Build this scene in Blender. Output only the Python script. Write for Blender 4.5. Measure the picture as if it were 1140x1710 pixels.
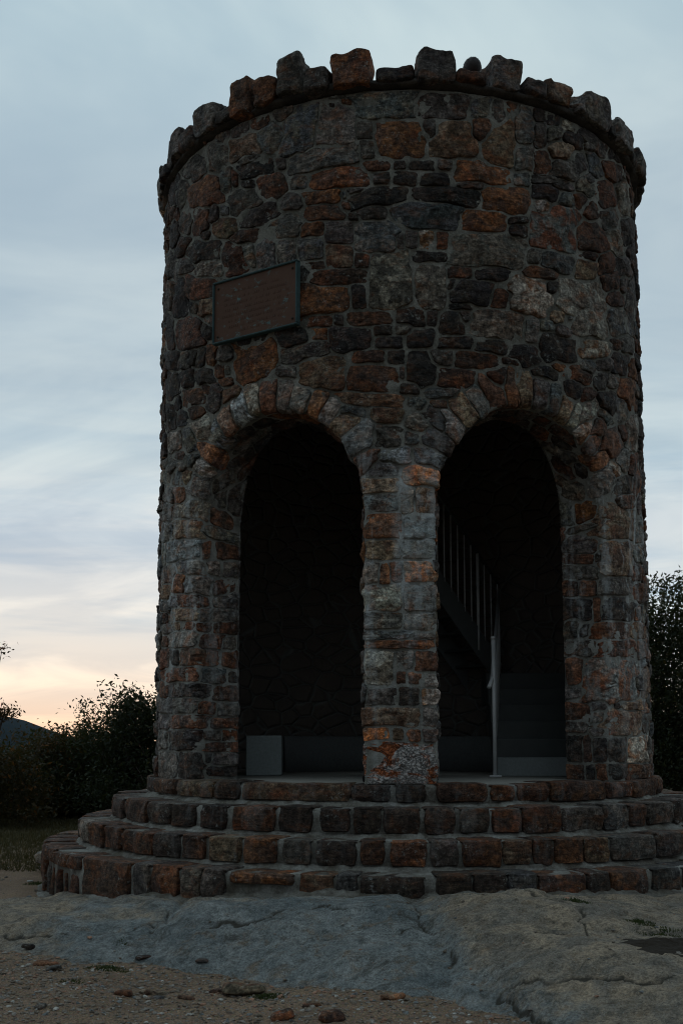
import bpy, bmesh, math, random
import numpy as np
from mathutils import Vector, Matrix, noise as mnoise

for _o in list(bpy.data.objects): bpy.data.objects.remove(_o)
SC = bpy.context.scene
COL = SC.collection
rad = math.radians
random.seed(7); RNG = np.random.default_rng(7)

# ------------------------------------------------------------------ camera
cd = bpy.data.cameras.new('camera'); cam = bpy.data.objects.new('camera', cd); COL.objects.link(cam)
cd.sensor_fit = 'VERTICAL'; cd.sensor_height = 36.0; cd.sensor_width = 24.0
cd.lens = 36.0 * 1849.3 / 1710.0
cd.shift_y = 167.95 / 1710.0
cd.clip_start = 0.1; cd.clip_end = 20000
cam.location = (0, -12.0, 1.355)
cam.rotation_euler = (math.pi/2 + 0.1157, 0, 0.0531)
SC.camera = cam

# ------------------------------------------------------------------ sky
SUN_AZ = rad(-17.0)      # sunset direction, measured from +Y towards +X
SUN_EL = rad(2.0)
W = bpy.data.worlds.new('World'); SC.world = W; W.use_nodes = True
def srgb(r, g, b):
    f = lambda c: c/12.92 if c <= .04045 else ((c+.055)/1.055)**2.4
    return (f(r/255), f(g/255), f(b/255), 1)
def build_world():
    nt = W.node_tree; nt.nodes.clear(); N = nt.nodes.new; L = nt.links.new
    out = N('ShaderNodeOutputWorld'); bg = N('ShaderNodeBackground'); L(bg.outputs[0], out.inputs[0])
    tc = N('ShaderNodeTexCoord'); sep = N('ShaderNodeSeparateXYZ'); L(tc.outputs['Generated'], sep.inputs[0])
    def math_(op, a, b=None, c=None, clamp=False):
        m = N('ShaderNodeMath'); m.operation = op; m.use_clamp = clamp
        for i, v in enumerate((a, b, c)):
            if v is None: continue
            if isinstance(v, (int, float)): m.inputs[i].default_value = v
            else: L(v, m.inputs[i])
        return m.outputs[0]
    def mix(f, a, b, mode='MIX'):
        m = N('ShaderNodeMix'); m.data_type = 'RGBA'; m.blend_type = mode
        for s, v in ((m.inputs[0], f), (m.inputs[6], a), (m.inputs[7], b)):
            if isinstance(v, (int, float)): s.default_value = v
            elif isinstance(v, tuple): s.default_value = v
            else: L(v, s)
        return m.outputs[2]
    def ramp(f, stops, interp='LINEAR'):
        r = N('ShaderNodeValToRGB'); r.color_ramp.interpolation = interp
        e = r.color_ramp.elements
        while len(e) < len(stops): e.new(0.5)
        for i, (p, c) in enumerate(stops): e[i].position = p; e[i].color = c
        L(f, r.inputs[0]); return r.outputs[0]
    z = math_('MAXIMUM', sep.outputs[2], 0.0)
    # how far this direction lies towards the sunset (1) or away from it (0)
    nrm = N('ShaderNodeVectorMath'); nrm.operation = 'DOT_PRODUCT'
    L(tc.outputs['Generated'], nrm.inputs[0]); nrm.inputs[1].default_value = (math.sin(SUN_AZ), math.cos(SUN_AZ), 0)
    toward = math_('MULTIPLY_ADD', nrm.outputs['Value'], 0.5, 0.5, True)
    # overcast colour by elevation
    west = ramp(z, SKY_WEST)
    east = ramp(z, SKY_EAST)
    sidef = ramp(toward, [(0.30, (0,0,0,1)), (0.97, (1,1,1,1))], 'EASE')
    col = mix(sidef, east, west)
    # streaky cloud layers: the direction is laid on a flat cloud deck
    inv = math_('DIVIDE', 1.0, math_('ADD', z, 0.16))
    cx = math_('MULTIPLY', sep.outputs[0], inv); cy = math_('MULTIPLY', sep.outputs[1], inv)
    cmb = N('ShaderNodeCombineXYZ'); L(cx, cmb.inputs[0]); L(cy, cmb.inputs[1])
    mp = N('ShaderNodeMapping'); mp.inputs['Scale'].default_value = (0.9, 1.15, 1); mp.inputs['Rotation'].default_value = (0,0,rad(12)); mp.inputs['Location'].default_value=(3.1,1.7,0)
    L(cmb.outputs[0], mp.inputs[0])
    n1 = N('ShaderNodeTexNoise'); n1.inputs['Scale'].default_value = 1.3; n1.inputs['Detail'].default_value = 5; n1.inputs['Roughness'].default_value = .55; n1.inputs['Distortion'].default_value = .9
    L(mp.outputs[0], n1.inputs['Vector'])
    f1 = ramp(n1.outputs['Fac'], [(0.36, (0,0,0,1)), (0.66, (1,1,1,1))], 'EASE')
    col = mix(f1, mix(1.0, col, (0.84, 0.89, 0.93, 1), 'MULTIPLY'), mix(1.0, col, (1.15, 1.125, 1.08, 1), 'MULTIPLY'))
    # low bands of grey cloud near the horizon
    mp2 = N('ShaderNodeMapping'); mp2.inputs['Scale'].default_value = (1.6, 1.6, 13); mp2.inputs['Location'].default_value = (.4, 0, .35); L(tc.outputs['Generated'], mp2.inputs[0])
    n2 = N('ShaderNodeTexNoise'); n2.inputs['Scale'].default_value = 2.2; n2.inputs['Detail'].default_value = 6; n2.inputs['Roughness'].default_value = .55; n2.inputs['Distortion'].default_value = .5
    L(mp2.outputs[0], n2.inputs['Vector'])
    f2 = ramp(n2.outputs['Fac'], [(0.40, (0,0,0,1)), (0.64, (1,1,1,1))], 'EASE')
    low = ramp(z, [(0.0, (.22,.22,.22,1)), (0.06, (.3,.3,.3,1)), (0.088, (.55,.55,.55,1)), (0.10, (1,1,1,1)), (0.13, (1,1,1,1)), (0.25, (.4,.4,.4,1)), (.4, (0,0,0,1))])
    f2b = N('ShaderNodeMix'); f2b.data_type='RGBA'; f2b.blend_type='MULTIPLY'; f2b.inputs[0].default_value=1; L(f2, f2b.inputs[6]); L(low, f2b.inputs[7])
    col = mix(f2b.outputs[2], col, mix(1.0, col, (0.68, 0.80, 0.91, 1), 'MULTIPLY'))
    # clear-sky scatter behind the clouds
    sky = N('ShaderNodeTexSky'); sky.sky_type = 'NISHITA'; sky.sun_disc = False
    sky.sun_elevation = SUN_EL; sky.sun_rotation = SUN_AZ; sky.altitude = 240; sky.air_density = 1.0; sky.dust_density = 1.5
    skys = mix(1.0, sky.outputs[0], (.05,.05,.05,1), 'MULTIPLY')
    tot = mix(0.12, col, skys)
    L(tot, bg.inputs[0]); bg.inputs[1].default_value = SKY_STRENGTH
SKY_STRENGTH = 1.1
SKY_WEST = [(0.0, srgb(240,209,181)), (0.022, srgb(243,224,204)), (0.05, srgb(239,231,219)), (0.095, srgb(232,233,229)), (0.14, srgb(214,221,225)),
            (0.19, srgb(213,221,226)), (0.25, srgb(195,211,219)), (0.33, srgb(181,198,209)), (0.45, srgb(181,198,209)), (0.56, srgb(192,211,219)), (1.0, srgb(182,204,217))]
SKY_EAST = [(0.0, srgb(104,108,114)), (0.15, srgb(112,119,126)), (0.4, srgb(126,135,142)), (0.75, srgb(162,176,184)), (1.0, srgb(186,203,212))]
build_world()

# ------------------------------------------------------------------ last light of the sun
sl = bpy.data.lights.new('sun', 'SUN'); sun = bpy.data.objects.new('sun', sl); COL.objects.link(sun)
sl.energy = 0.8; sl.angle = rad(6); sl.color = (1.0, .62, .36)
sun.rotation_euler = Vector((-math.sin(SUN_AZ)*math.cos(SUN_EL), -math.cos(SUN_AZ)*math.cos(SUN_EL), -math.sin(SUN_EL))).to_track_quat('-Z','Y').to_euler()
sun.location = (0, 0, 30)

vs = SC.view_settings
vs.view_transform = 'Standard'; vs.look = 'None'; vs.exposure = 0.0; vs.gamma = 1.0; vs.use_curve_mapping = False
SC.cycles.use_denoising = True; SC.cycles.filter_width = 1.1
SC.cycles.max_bounces = 5; SC.cycles.diffuse_bounces = 4; SC.cycles.glossy_bounces = 2; SC.cycles.adaptive_threshold = 0.02; SC.cycles.transparent_max_bounces = 6

STONE_TXT = """
-161 717 11 -6 -2 -10 ds
-184 719 9 -6 -5 -7 bs
-212 722 9 -6 -7 -6 rs
-192 699 13 -8 -7 -11 gs
-232 703 18 -13 -16 -7 ds
-155 697 18 -2 3 -11 ts
-135 716 11 -2 2 -9 rs
-121 695 11 -10 -8 -8 bs
-148 681 11 0 2 -4 ds
-139 668 20 -1 3 -9 ks
-107 719 12 2 4 -10 ds
-92 696 15 -8 -9 -24 bs
-57 693 17 -5 -3 -19 gs
-60 712 4 -1 0 -3 ks
-56 721 7 -1 0 -3 gs
-46 714 5 -1 0 -3 rs
-9 706 29 -2 0 -13 bs
-29 684 8 -1 0 -9 ds
-27 665 7 -1 0 -9 ds
3 675 22 -1 0 -18 os
-68 662 33 -1 1 -11 bs
-111 666 6 -1 0 -6 ds
-20 649 12 -1 0 -6 rs
2 649 5 0 0 -4 ks
-15 637 8 0 0 -6 ds
-52 642 28 -1 1 -11 os
-91 645 8 -2 0 -7 bs
39 705 24 1 0 -11 ds
79 707 10 2 0 -8 bs
30 683 6 3 3 -9 ds
51 674 22 3 1 -16 ts
77 687 9 -1 -3 -11 rs
95 671 16 7 5 -18 ts
93 706 8 1 0 -10 ds
23 649 11 0 0 -5 ks
43 650 8 -1 -1 -5 ds
77 646 25 0 -2 -11 os
122 701 9 2 -1 -18 bs
139 694 7 2 0 -11 ds
155 699 11 3 0 -7 ds
183 702 15 0 -4 -7 ks
165 687 15 2 -4 -11 ts
149 718 17 1 -3 -9 ks
120 666 11 4 2 -11 gs
142 668 11 5 3 -10 rs
166 667 17 2 -4 -10 ds
192 684 13 7 5 -8 ds
215 691 13 7 8 -12 bs
254 698 21 12 13 -10 rs
118 647 8 2 0 -7 bs
154 653 21 3 -1 -5 ds
204 669 11 2 -4 -9 gs
219 709 27 2 -7 -10 ds
259 720 20 4 -13 -14 ks
-209 669 25 -3 12 -19 os
-177 667 8 -4 -2 -11 bs
-166 667 5 -2 -1 -8 rs
-262 694 13 -7 -14 -8 ds
-297 712 24 -12 1 -17 ks
-148 656 9 -2 1 -5 ks
-124 648 14 -4 0 -12 rs
-154 642 21 -2 4 -14 ds
-196 644 7 -3 -1 -11 ks
-179 641 8 -3 0 -6 bs
-219 645 16 -9 -7 -12 rs
-251 653 15 -9 -8 -6 ds
-180 624 16 -3 3 -9 ts
-209 625 7 -3 -1 -5 ks
-149 605 17 -2 2 -8 rs
-135 622 22 -1 3 -11 ks
-266 635 14 -8 -14 -5 ks
-216 611 27 -4 8 -14 ks
-255 611 21 -4 7 -9 ds
-207 592 22 -5 3 -9 ls
-163 587 16 -1 5 -15 rs
-147 588 8 -2 2 -14 gs
-126 581 11 -2 1 -15 bs
-301 626 26 -11 1 -16 ds
-287 658 17 -7 1 -13 ks
-100 626 12 -2 1 -7 ds
-69 626 18 -1 1 -6 os
-69 610 18 -3 0 -7 rs
-38 627 9 0 0 -3 ds
-18 620 27 2 1 -9 ks
-46 614 5 -1 0 -4 rs
-48 624 3 0 0 -4 bs
-23 605 13 0 1 -7 ds
-39 602 5 -1 0 -3 ks
-79 596 12 -1 0 -6 os
-53 588 12 -2 0 -11 ds
-53 569 12 -1 0 -11 ts
-17 583 19 -2 -1 -14 bs
-80 577 13 -2 0 -10 bs
-105 578 11 -2 0 -11 gs
-106 605 17 -1 2 -11 gs
-75 562 9 0 1 -4 rs
-32 561 7 -1 0 -6 rs
-87 556 5 -2 -3 -6 ds
7 636 10 0 0 -7 ks
26 603 30 -1 -1 -13 Bs
45 620 31 -1 -1 -8 ks
33 635 13 1 0 -6 ks
68 632 12 1 0 -4 ds
99 623 22 2 -1 -12 os
79 600 21 2 -1 -10 os
12 579 6 0 0 -7 ds
26 579 7 0 0 -8 ws
40 579 6 0 0 -9 rs
29 563 16 0 0 -5 ks
85 573 37 5 0 -15 gs
114 596 9 0 -1 -6 ks
113 606 10 2 0 -3 ks
56 550 11 1 0 -6 rs
86 551 16 2 0 -6 ks
2 577 4 0 0 -8 ds
145 641 13 0 -3 -9 ks
141 625 9 3 1 -7 ws
156 607 29 6 -2 -21 Rs
173 640 9 0 -3 -7 bs
164 651 18 3 -1 -4 ds
189 645 9 6 6 -6 rs
209 640 12 6 4 -8 rs
206 612 21 11 9 -13 rs
200 662 13 0 -7 -10 gs
239 669 24 14 10 -11 rs
279 683 22 11 9 -16 ls
242 644 21 11 8 -8 gs
257 625 17 9 14 -11 ls
288 647 26 12 6 -13 ks
129 575 8 1 -1 -8 ds
157 575 20 1 -2 -9 Bs
199 578 17 3 -3 -12 ts
203 594 13 0 -4 -6 rs
137 561 17 1 -1 -6 rs
232 593 17 4 -5 -14 rs
273 607 30 13 5 -10 ds
306 630 25 10 -3 -17 ks
-224 576 27 -12 -4 -10 rs
-207 553 13 -4 0 -9 ts
-228 558 7 -2 0 -6 ks
-242 536 26 -4 12 -18 rs
-203 526 9 -1 4 -8 ks
-199 537 7 0 5 -6 gs
-263 580 19 -7 1 -19 ks
-298 603 18 -7 1 -18 ds
-300 556 18 -7 1 -16 ks
-283 520 27 -9 1 -9 ks
-248 510 14 -5 -4 -8 ds
-230 508 7 -3 -3 -7 ks
-214 504 8 -3 -5 -9 ks
-198 501 8 -3 -1 -10 rs
-176 497 12 -1 3 -7 ds
-139 482 23 -2 3 -17 os
-184 482 7 -2 0 -7 rs
-173 481 4 -1 0 -5 gs
-52 547 25 -1 1 -7 rs
-66 529 21 -3 0 -13 os
-35 529 7 -1 0 -13 ks
-8 541 17 -1 0 -25 ms
-27 507 20 -1 0 -7 rs
-72 509 12 -1 0 -5 rs
-53 508 5 -1 0 -6 ks
-72 497 8 -1 0 -6 os
-42 489 17 -1 0 -11 ks
-14 496 8 0 0 -5 ks
-9 484 12 0 0 -6 ks
-96 496 13 2 3 -9 ks
-86 482 21 1 1 -8 ds
-27 473 15 0 0 -6 rs
-2 471 8 0 0 -7 ks
-104 466 10 -2 0 -6 ds
-69 460 21 -4 -1 -16 ts
29 534 12 0 0 -20 ms
65 532 18 1 0 -12 ks
48 539 3 -1 -2 -6 ks
94 528 9 0 -2 -9 rs
57 518 11 0 0 -3 ks
11 508 13 -1 0 -8 ks
30 507 5 0 0 -7 ks
48 502 12 1 0 -11 ks
60 510 6 2 2 -6 ds
90 505 25 2 -1 -13 ms
4 496 7 0 0 -5 ds
20 487 12 1 0 -8 ks
51 485 16 1 0 -6 ks
84 484 14 0 -1 -7 ks
37 471 11 0 0 -7 ds
71 471 19 1 0 -7 rs
20 462 13 0 0 -14 ks
103 472 9 0 0 -3 rs
125 535 24 -1 -5 -17 ws
148 548 7 1 -2 -7 ks
196 540 35 15 10 -25 ls
156 523 10 2 0 -6 ts
173 525 6 1 0 -4 bs
142 512 7 1 0 -5 bs
126 505 7 1 0 -12 gs
164 509 10 0 -2 -6 ds
157 493 24 3 -2 -13 ks
205 502 26 4 -3 -10 ws
241 581 23 9 3 -10 rs
273 586 17 7 5 -10 ds
253 566 22 2 -12 -12 rs
258 543 27 13 18 -10 bs
300 582 27 11 5 -18 ds
249 519 15 3 -3 -6 rs
276 528 24 10 12 -7 ds
224 492 17 4 -2 -8 ds
260 501 27 8 -1 -12 ks
294 507 18 6 2 -9 os
119 480 15 1 -1 -9 ks
156 475 8 0 -1 -4 os
196 483 12 0 -4 -7 bs
-239 489 15 -3 4 -11 ks
-208 483 16 -2 4 -9 ks
-229 467 20 -3 4 -11 rs
-204 470 7 -1 3 -6 rs
-174 469 9 -1 1 -5 rs
-190 458 9 -4 -5 -12 ds
-169 457 12 1 3 -7 ts
-221 452 14 -1 5 -9 rs
-253 453 13 -3 0 -8 Bs
-268 472 11 -3 0 -9 ks
-286 495 24 -7 1 -15 ks
-287 462 19 -5 1 -14 ks
-276 435 22 -6 -6 -10 ls
-259 416 15 -3 3 -6 rs
-232 424 15 -1 8 -15 bs
-317 437 15 -4 2 -13 ks
-296 413 33 -10 -14 -6 gs
-227 404 16 0 7 -9 bs
-249 402 11 -2 0 -7 gs
-203 427 18 2 14 -17 lv
-164 437 13 1 5 -11 ov
-143 447 10 -2 0 -16 bv
-123 447 11 -2 -1 -18 tv
-215 395 12 0 3 -5 ov
-103 441 9 -3 -3 -14 Lv
-89 441 4 -2 -3 -7 rs
-83 431 5 -3 -6 -11 lv
-73 423 8 -6 -8 -11 gv
-55 411 7 -7 -10 -10 bv
-40 400 5 -6 -13 -10 ov
-34 387 6 -9 -9 -6 tv
-33 372 8 0 0 -6 rv
-24 452 22 -1 0 -12 rs
-25 433 33 -3 0 -6 ts
-43 423 12 -2 0 -5 bs
-10 419 13 -1 0 -7 ts
-11 398 13 -1 -1 -10 ds
-7 381 19 2 1 -8 Ls
3 457 3 0 0 -6 ds
8 442 7 0 0 -5 ks
49 452 14 -1 -1 -8 rs
40 438 13 0 0 -5 bs
36 428 8 0 0 -4 rs
15 429 9 -3 -2 -5 bs
36 414 14 -9 -5 -7 kv
57 415 7 5 8 -11 tv
68 437 6 3 4 -8 bs
65 424 4 3 5 -9 rs
77 419 7 4 4 -8 rv
83 438 9 4 8 -19 ov
91 455 10 4 3 -8 rs
102 438 8 3 3 -12 tv
17 411 10 -6 -4 -7 gs
12 397 8 -1 -1 -7 bs
54 402 8 -6 -4 -5 rv
37 394 14 -9 -5 -7 bv
36 380 10 -2 -1 -5 bv
22 379 4 0 0 -5 rs
116 447 11 2 1 -20 dv
142 449 11 1 -1 -16 Bv
139 467 12 0 -1 -6 ks
183 472 14 -4 -6 -7 rs
174 456 11 1 -3 -10 ks
168 438 13 -3 -9 -12 tv
194 456 10 0 -4 -8 rs
191 437 9 -2 -12 -16 lv
223 440 9 4 8 -8 bs
208 425 10 -2 -10 -10 rv
226 454 13 4 4 -11 ks
233 418 19 0 -14 -16 rv
215 474 13 3 -1 -10 ds
239 480 15 4 0 -7 gs
278 477 23 8 13 -13 os
259 455 17 5 2 -11 gs
286 438 22 5 -2 -20 ls
257 432 12 3 -1 -9 rs
258 405 18 1 -10 -12 gv
291 409 22 5 -1 -12 rs
331 458 18 5 -5 -11 ks
-300 411 28 -8 -12 -7 gp
-262 397 17 -4 0 -9 bp
-238 392 12 -1 3 -9 tp
-292 383 22 -5 1 -8 gp
-258 376 11 -2 -2 -8 op
-229 371 17 -3 0 -7 gp
-300 367 23 -5 1 -9 dp
-238 357 35 -6 0 -7 gp
-191 348 11 -2 0 -6 rp
-294 346 25 -4 1 -10 bp
-244 340 33 -5 0 -10 tp
-184 332 25 -5 -6 -4 bp
-249 321 42 -4 4 -10 Lp
-206 316 5 1 0 -8 rp
-180 318 12 1 0 -9 rp
-313 324 9 -1 1 -10 gp
-227 301 28 -4 -1 -6 bp
-291 300 29 -2 9 -9 gp
-197 300 9 1 0 -7 gp
-177 302 10 1 0 -7 dp
-257 288 16 -2 0 -10 op
-220 282 22 -1 0 -8 bp
-303 286 25 -3 1 -9 tp
-188 281 11 1 0 -7 rp
-234 269 28 -3 0 -7 rp
-270 272 17 -2 0 -7 Lp
-182 269 13 1 0 -7 gp
-301 270 24 -3 1 -7 dp
-245 257 33 -3 1 -6 tp
-205 255 7 1 0 -6 dp
-186 256 13 1 0 -6 gp
-295 247 25 -2 0 -5 dp
-263 247 12 -1 0 -4 tp
-233 245 12 -1 0 -4 rp
-206 243 8 1 0 -4 rp
-180 244 13 1 0 -5 rp
-297 235 19 -2 0 -5 rp
-251 233 32 -2 0 -7 gp
-197 229 13 1 0 -6 rp
-180 228 7 0 0 -6 gp
-301 218 21 -1 1 -9 rp
-264 217 13 -1 0 -7 kp
-219 215 27 -1 0 -7 rp
-178 214 8 0 0 -7 rp
-252 199 42 -2 0 -6 rp
-196 197 13 0 0 -7 Bp
-173 196 6 0 0 -5 kp
-301 186 13 -1 1 -7 rp
-232 184 36 -1 0 -6 kp
-182 181 14 0 0 -7 rp
-292 170 24 -1 1 -7 dp
-241 169 27 -1 0 -6 dp
-203 166 10 0 0 -6 rp
-179 165 11 0 0 -6 dp
-300 155 26 0 1 -7 dp
-235 154 39 0 0 -6 rp
-184 153 17 0 0 -5 rp
-298 137 22 0 1 -9 dp
-241 136 35 0 0 -9 kp
-197 141 10 0 0 -4 dp
-177 141 7 0 0 -5 rp
-189 130 18 0 0 -4 rp
-281 114 29 1 1 -11 dp
-226 115 22 0 0 -11 kp
-184 119 12 0 0 -5 dp
-187 108 15 0 0 -4 kp
-200 120 4 0 0 -5 kp
-14 372 12 0 0 -8 Lp
22 364 18 -1 0 -9 Op
-19 356 18 1 0 -6 tp
-18 341 14 0 0 -7 Lp
8 343 6 0 0 -11 lp
24 343 10 0 0 -11 tp
-15 320 16 0 0 -10 op
20 319 14 0 0 -10 Lp
-16 300 14 0 0 -8 tp
19 300 14 0 0 -8 gp
-25 280 6 0 0 -9 gp
-14 277 5 0 0 -8 op
-3 280 6 0 0 -8 rp
18 280 15 0 0 -9 Op
-15 257 17 0 0 -11 lp
19 257 16 0 0 -12 gp
-14 239 17 0 0 -7 dp
19 238 15 0 0 -7 gp
-10 225 21 1 0 -4 Lp
2 218 32 0 0 -4 op
22 224 11 0 0 -3 gp
-19 198 12 0 0 -15 lp
4 205 8 0 0 -7 bp
24 203 10 0 0 -8 rp
0 189 5 0 0 -5 rp
14 188 6 0 0 -5 op
28 187 7 0 0 -6 lp
-17 173 14 0 0 -7 dp
8 173 10 0 0 -8 kp
26 173 8 0 0 -7 wp
-8 156 23 0 0 -8 tp
27 156 7 0 0 -8 gp
-22 142 11 1 0 -6 Op
-3 142 5 0 0 -6 tp
13 140 5 0 0 -5 op
26 140 7 0 0 -6 dp
1 117 33 0 0 -16 Wp
237 392 15 2 -3 -9 wp
259 382 22 4 -1 -9 kp
303 395 13 3 -3 -17 rp
265 365 19 4 -1 -7 rp
311 372 12 2 -3 -14 dp
252 342 42 6 -2 -14 tp
308 346 27 6 10 -11 bp
239 307 31 4 -1 -17 tp
189 336 17 2 5 -2 dp
163 332 7 1 0 -6 rp
189 319 16 -2 0 -7 dp
186 307 15 -2 0 -5 rp
207 306 4 0 0 -5 kp
188 294 18 -2 0 -7 dp
302 320 18 3 -2 -10 bp
291 301 18 2 -1 -9 rp
175 281 7 -1 0 -7 rp
196 279 8 -1 0 -7 rp
239 281 31 3 0 -7 dp
298 282 25 2 -8 -9 rp
183 258 15 -1 0 -9 kp
204 257 4 0 0 -10 rp
240 259 35 3 -1 -9 kp
289 259 12 1 -1 -6 rp
315 259 9 1 -2 -10 bp
189 238 7 0 0 -6 kp
220 237 28 1 0 -7 rp
301 243 25 2 -1 -8 tp
186 223 16 -1 0 -7 dp
241 222 38 2 0 -7 rp
308 227 24 2 -1 -8 rp
179 200 8 0 0 -12 rp
224 190 40 1 -1 -18 Rp
177 181 9 0 0 -5 dp
312 194 14 1 -3 -13 tp
304 212 12 1 -1 -4 Lp
180 163 12 0 0 -8 rp
203 168 8 0 0 -5 dp
203 158 6 0 0 -6 dp
227 168 5 0 0 -3 kp
265 169 24 1 0 -4 tp
307 168 12 0 -1 -5 op
244 152 38 0 -1 -12 tp
178 149 10 0 0 -6 dp
202 144 8 0 0 -4 dp
310 153 12 0 -2 -9 dp
177 129 11 0 0 -12 kp
189 128 5 0 0 -12 rp
204 127 7 0 0 -11 kp
231 128 20 0 -1 -11 kp
277 128 36 0 -1 -12 wp
320 127 10 0 -3 -11 dp
177 108 11 0 0 -6 rp
192 108 6 0 0 -6 kp
204 109 6 0 0 -7 rp
228 109 17 0 0 -6 kp
281 107 35 -1 -1 -7 rp
"""

# ================================================================== helpers
def new_obj(name, me, parent=None, loc=None):
    o = bpy.data.objects.new(name, me); COL.objects.link(o)
    if loc is not None: o.location = loc
    if parent is not None: o.parent = parent
    return o
def empty(name, loc=(0,0,0), parent=None):
    o = bpy.data.objects.new(name, None); COL.objects.link(o); o.location = loc; o.empty_display_size = .2
    if parent is not None: o.parent = parent
    return o
def tag(o, label=None, cat=None, group=None, kind=None):
    if label: o['label'] = label
    if cat: o['category'] = cat
    if group: o['group'] = group
    if kind: o['kind'] = kind
    return o
def mesh(name, verts, faces, mat=None, smooth=True, sharp=None):
    me = bpy.data.meshes.new(name); me.from_pydata([tuple(map(float, v)) for v in verts], [], [tuple(map(int, f)) for f in faces]); me.update()
    if smooth: me.polygons.foreach_set('use_smooth', [True]*len(me.polygons))
    if sharp: me.set_sharp_from_angle(angle=rad(sharp))
    if mat: me.materials.append(mat)
    return me
def mesh_np(name, V, F, mat=None, smooth=True):
    """fast mesh from arrays; F is (n,3) or (n,4)"""
    V = np.asarray(V, np.float32); F = np.asarray(F, np.int32); k = F.shape[1]
    me = bpy.data.meshes.new(name); me.vertices.add(len(V)); me.vertices.foreach_set('co', V.ravel())
    me.loops.add(F.size); me.loops.foreach_set('vertex_index', F.ravel())
    me.polygons.add(len(F)); me.polygons.foreach_set('loop_start', np.arange(0, F.size, k, dtype=np.int32))
    me.polygons.foreach_set('use_smooth', np.full(len(F), smooth))
    me.update(calc_edges=True); me.validate()
    if mat: me.materials.append(mat)
    return me
def set_col(me, name, cols):
    a = me.attributes.new(name, 'FLOAT_COLOR', 'POINT')
    c = np.asarray(cols, np.float32)
    if c.ndim == 1: c = np.tile(c, (len(me.vertices), 1))
    if c.shape[1] == 3: c = np.concatenate([c, np.ones((len(c),1), np.float32)], 1)
    a.data.foreach_set('color', c.ravel())
def n3(p, s=1.0):
    return mnoise.noise((p[0]*s, p[1]*s, p[2]*s))
def vnoise(P, s, off=0.0):
    return np.array([mnoise.noise((p[0]*s+off, p[1]*s-off, p[2]*s+2*off)) for p in P])
def hash2(ix, iy):
    h = np.sin(ix*127.1 + iy*311.7)*43758.5453; return h - np.floor(h)
def fnoise2(x, y):
    ix = np.floor(x); iy = np.floor(y); fx = x-ix; fy = y-iy; fx = fx*fx*(3-2*fx); fy = fy*fy*(3-2*fy)
    a = hash2(ix,iy); b = hash2(ix+1,iy); c = hash2(ix,iy+1); d = hash2(ix+1,iy+1)
    return (a+(b-a)*fx)*(1-fy) + (c+(d-c)*fx)*fy - .5
def fbm2(x, y, o=4, g=.5):
    t = 0; a = 1.
    for i in range(o): t = t + a*fnoise2(x*2**i+17.3*i, y*2**i-9.1*i); a *= g
    return t
def box(x0,x1,y0,y1,z0,z1):
    V = [(x,y,z) for z in (z0,z1) for (x,y) in ((x0,y0),(x1,y0),(x1,y1),(x0,y1))]
    F = [(3,2,1,0),(4,5,6,7),(0,1,5,4),(1,2,6,5),(2,3,7,6),(3,0,4,7)]
    return V, F
def bevel_box(name, x0,x1,y0,y1,z0,z1, mat, bev=.008, seg=2):
    bm = bmesh.new(); V,F = box(x0,x1,y0,y1,z0,z1); vv = [bm.verts.new(v) for v in V]
    for f in F: bm.faces.new([vv[i] for i in f])
    bmesh.ops.bevel(bm, geom=bm.edges[:], offset=bev, segments=seg, affect='EDGES', profile=.5)
    me = bpy.data.meshes.new(name); bm.to_mesh(me); bm.free(); me.materials.append(mat); return me
def tube_me(name, pts, r, mat, n=8, caps=True):
    pts = [Vector(p) for p in pts]; V=[]; F=[]
    rr = r if isinstance(r,(list,tuple)) else [r]*len(pts)
    for i,p in enumerate(pts):
        d = (pts[min(i+1,len(pts)-1)]-pts[max(i-1,0)]).normalized()
        a = d.orthogonal().normalized() if i==0 else (a - d*a.dot(d)).normalized()
        b = d.cross(a)
        for k in range(n):
            t = 2*math.pi*k/n; V.append(p + (a*math.cos(t)+b*math.sin(t))*rr[i])
    for i in range(len(pts)-1):
        for k in range(n): F.append((i*n+k, i*n+(k+1)%n, (i+1)*n+(k+1)%n, (i+1)*n+k))
    if caps: F.append(tuple(range(n-1,-1,-1))); F.append(tuple(range((len(pts)-1)*n, len(pts)*n)))
    return mesh(name, V, F, mat)

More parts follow.
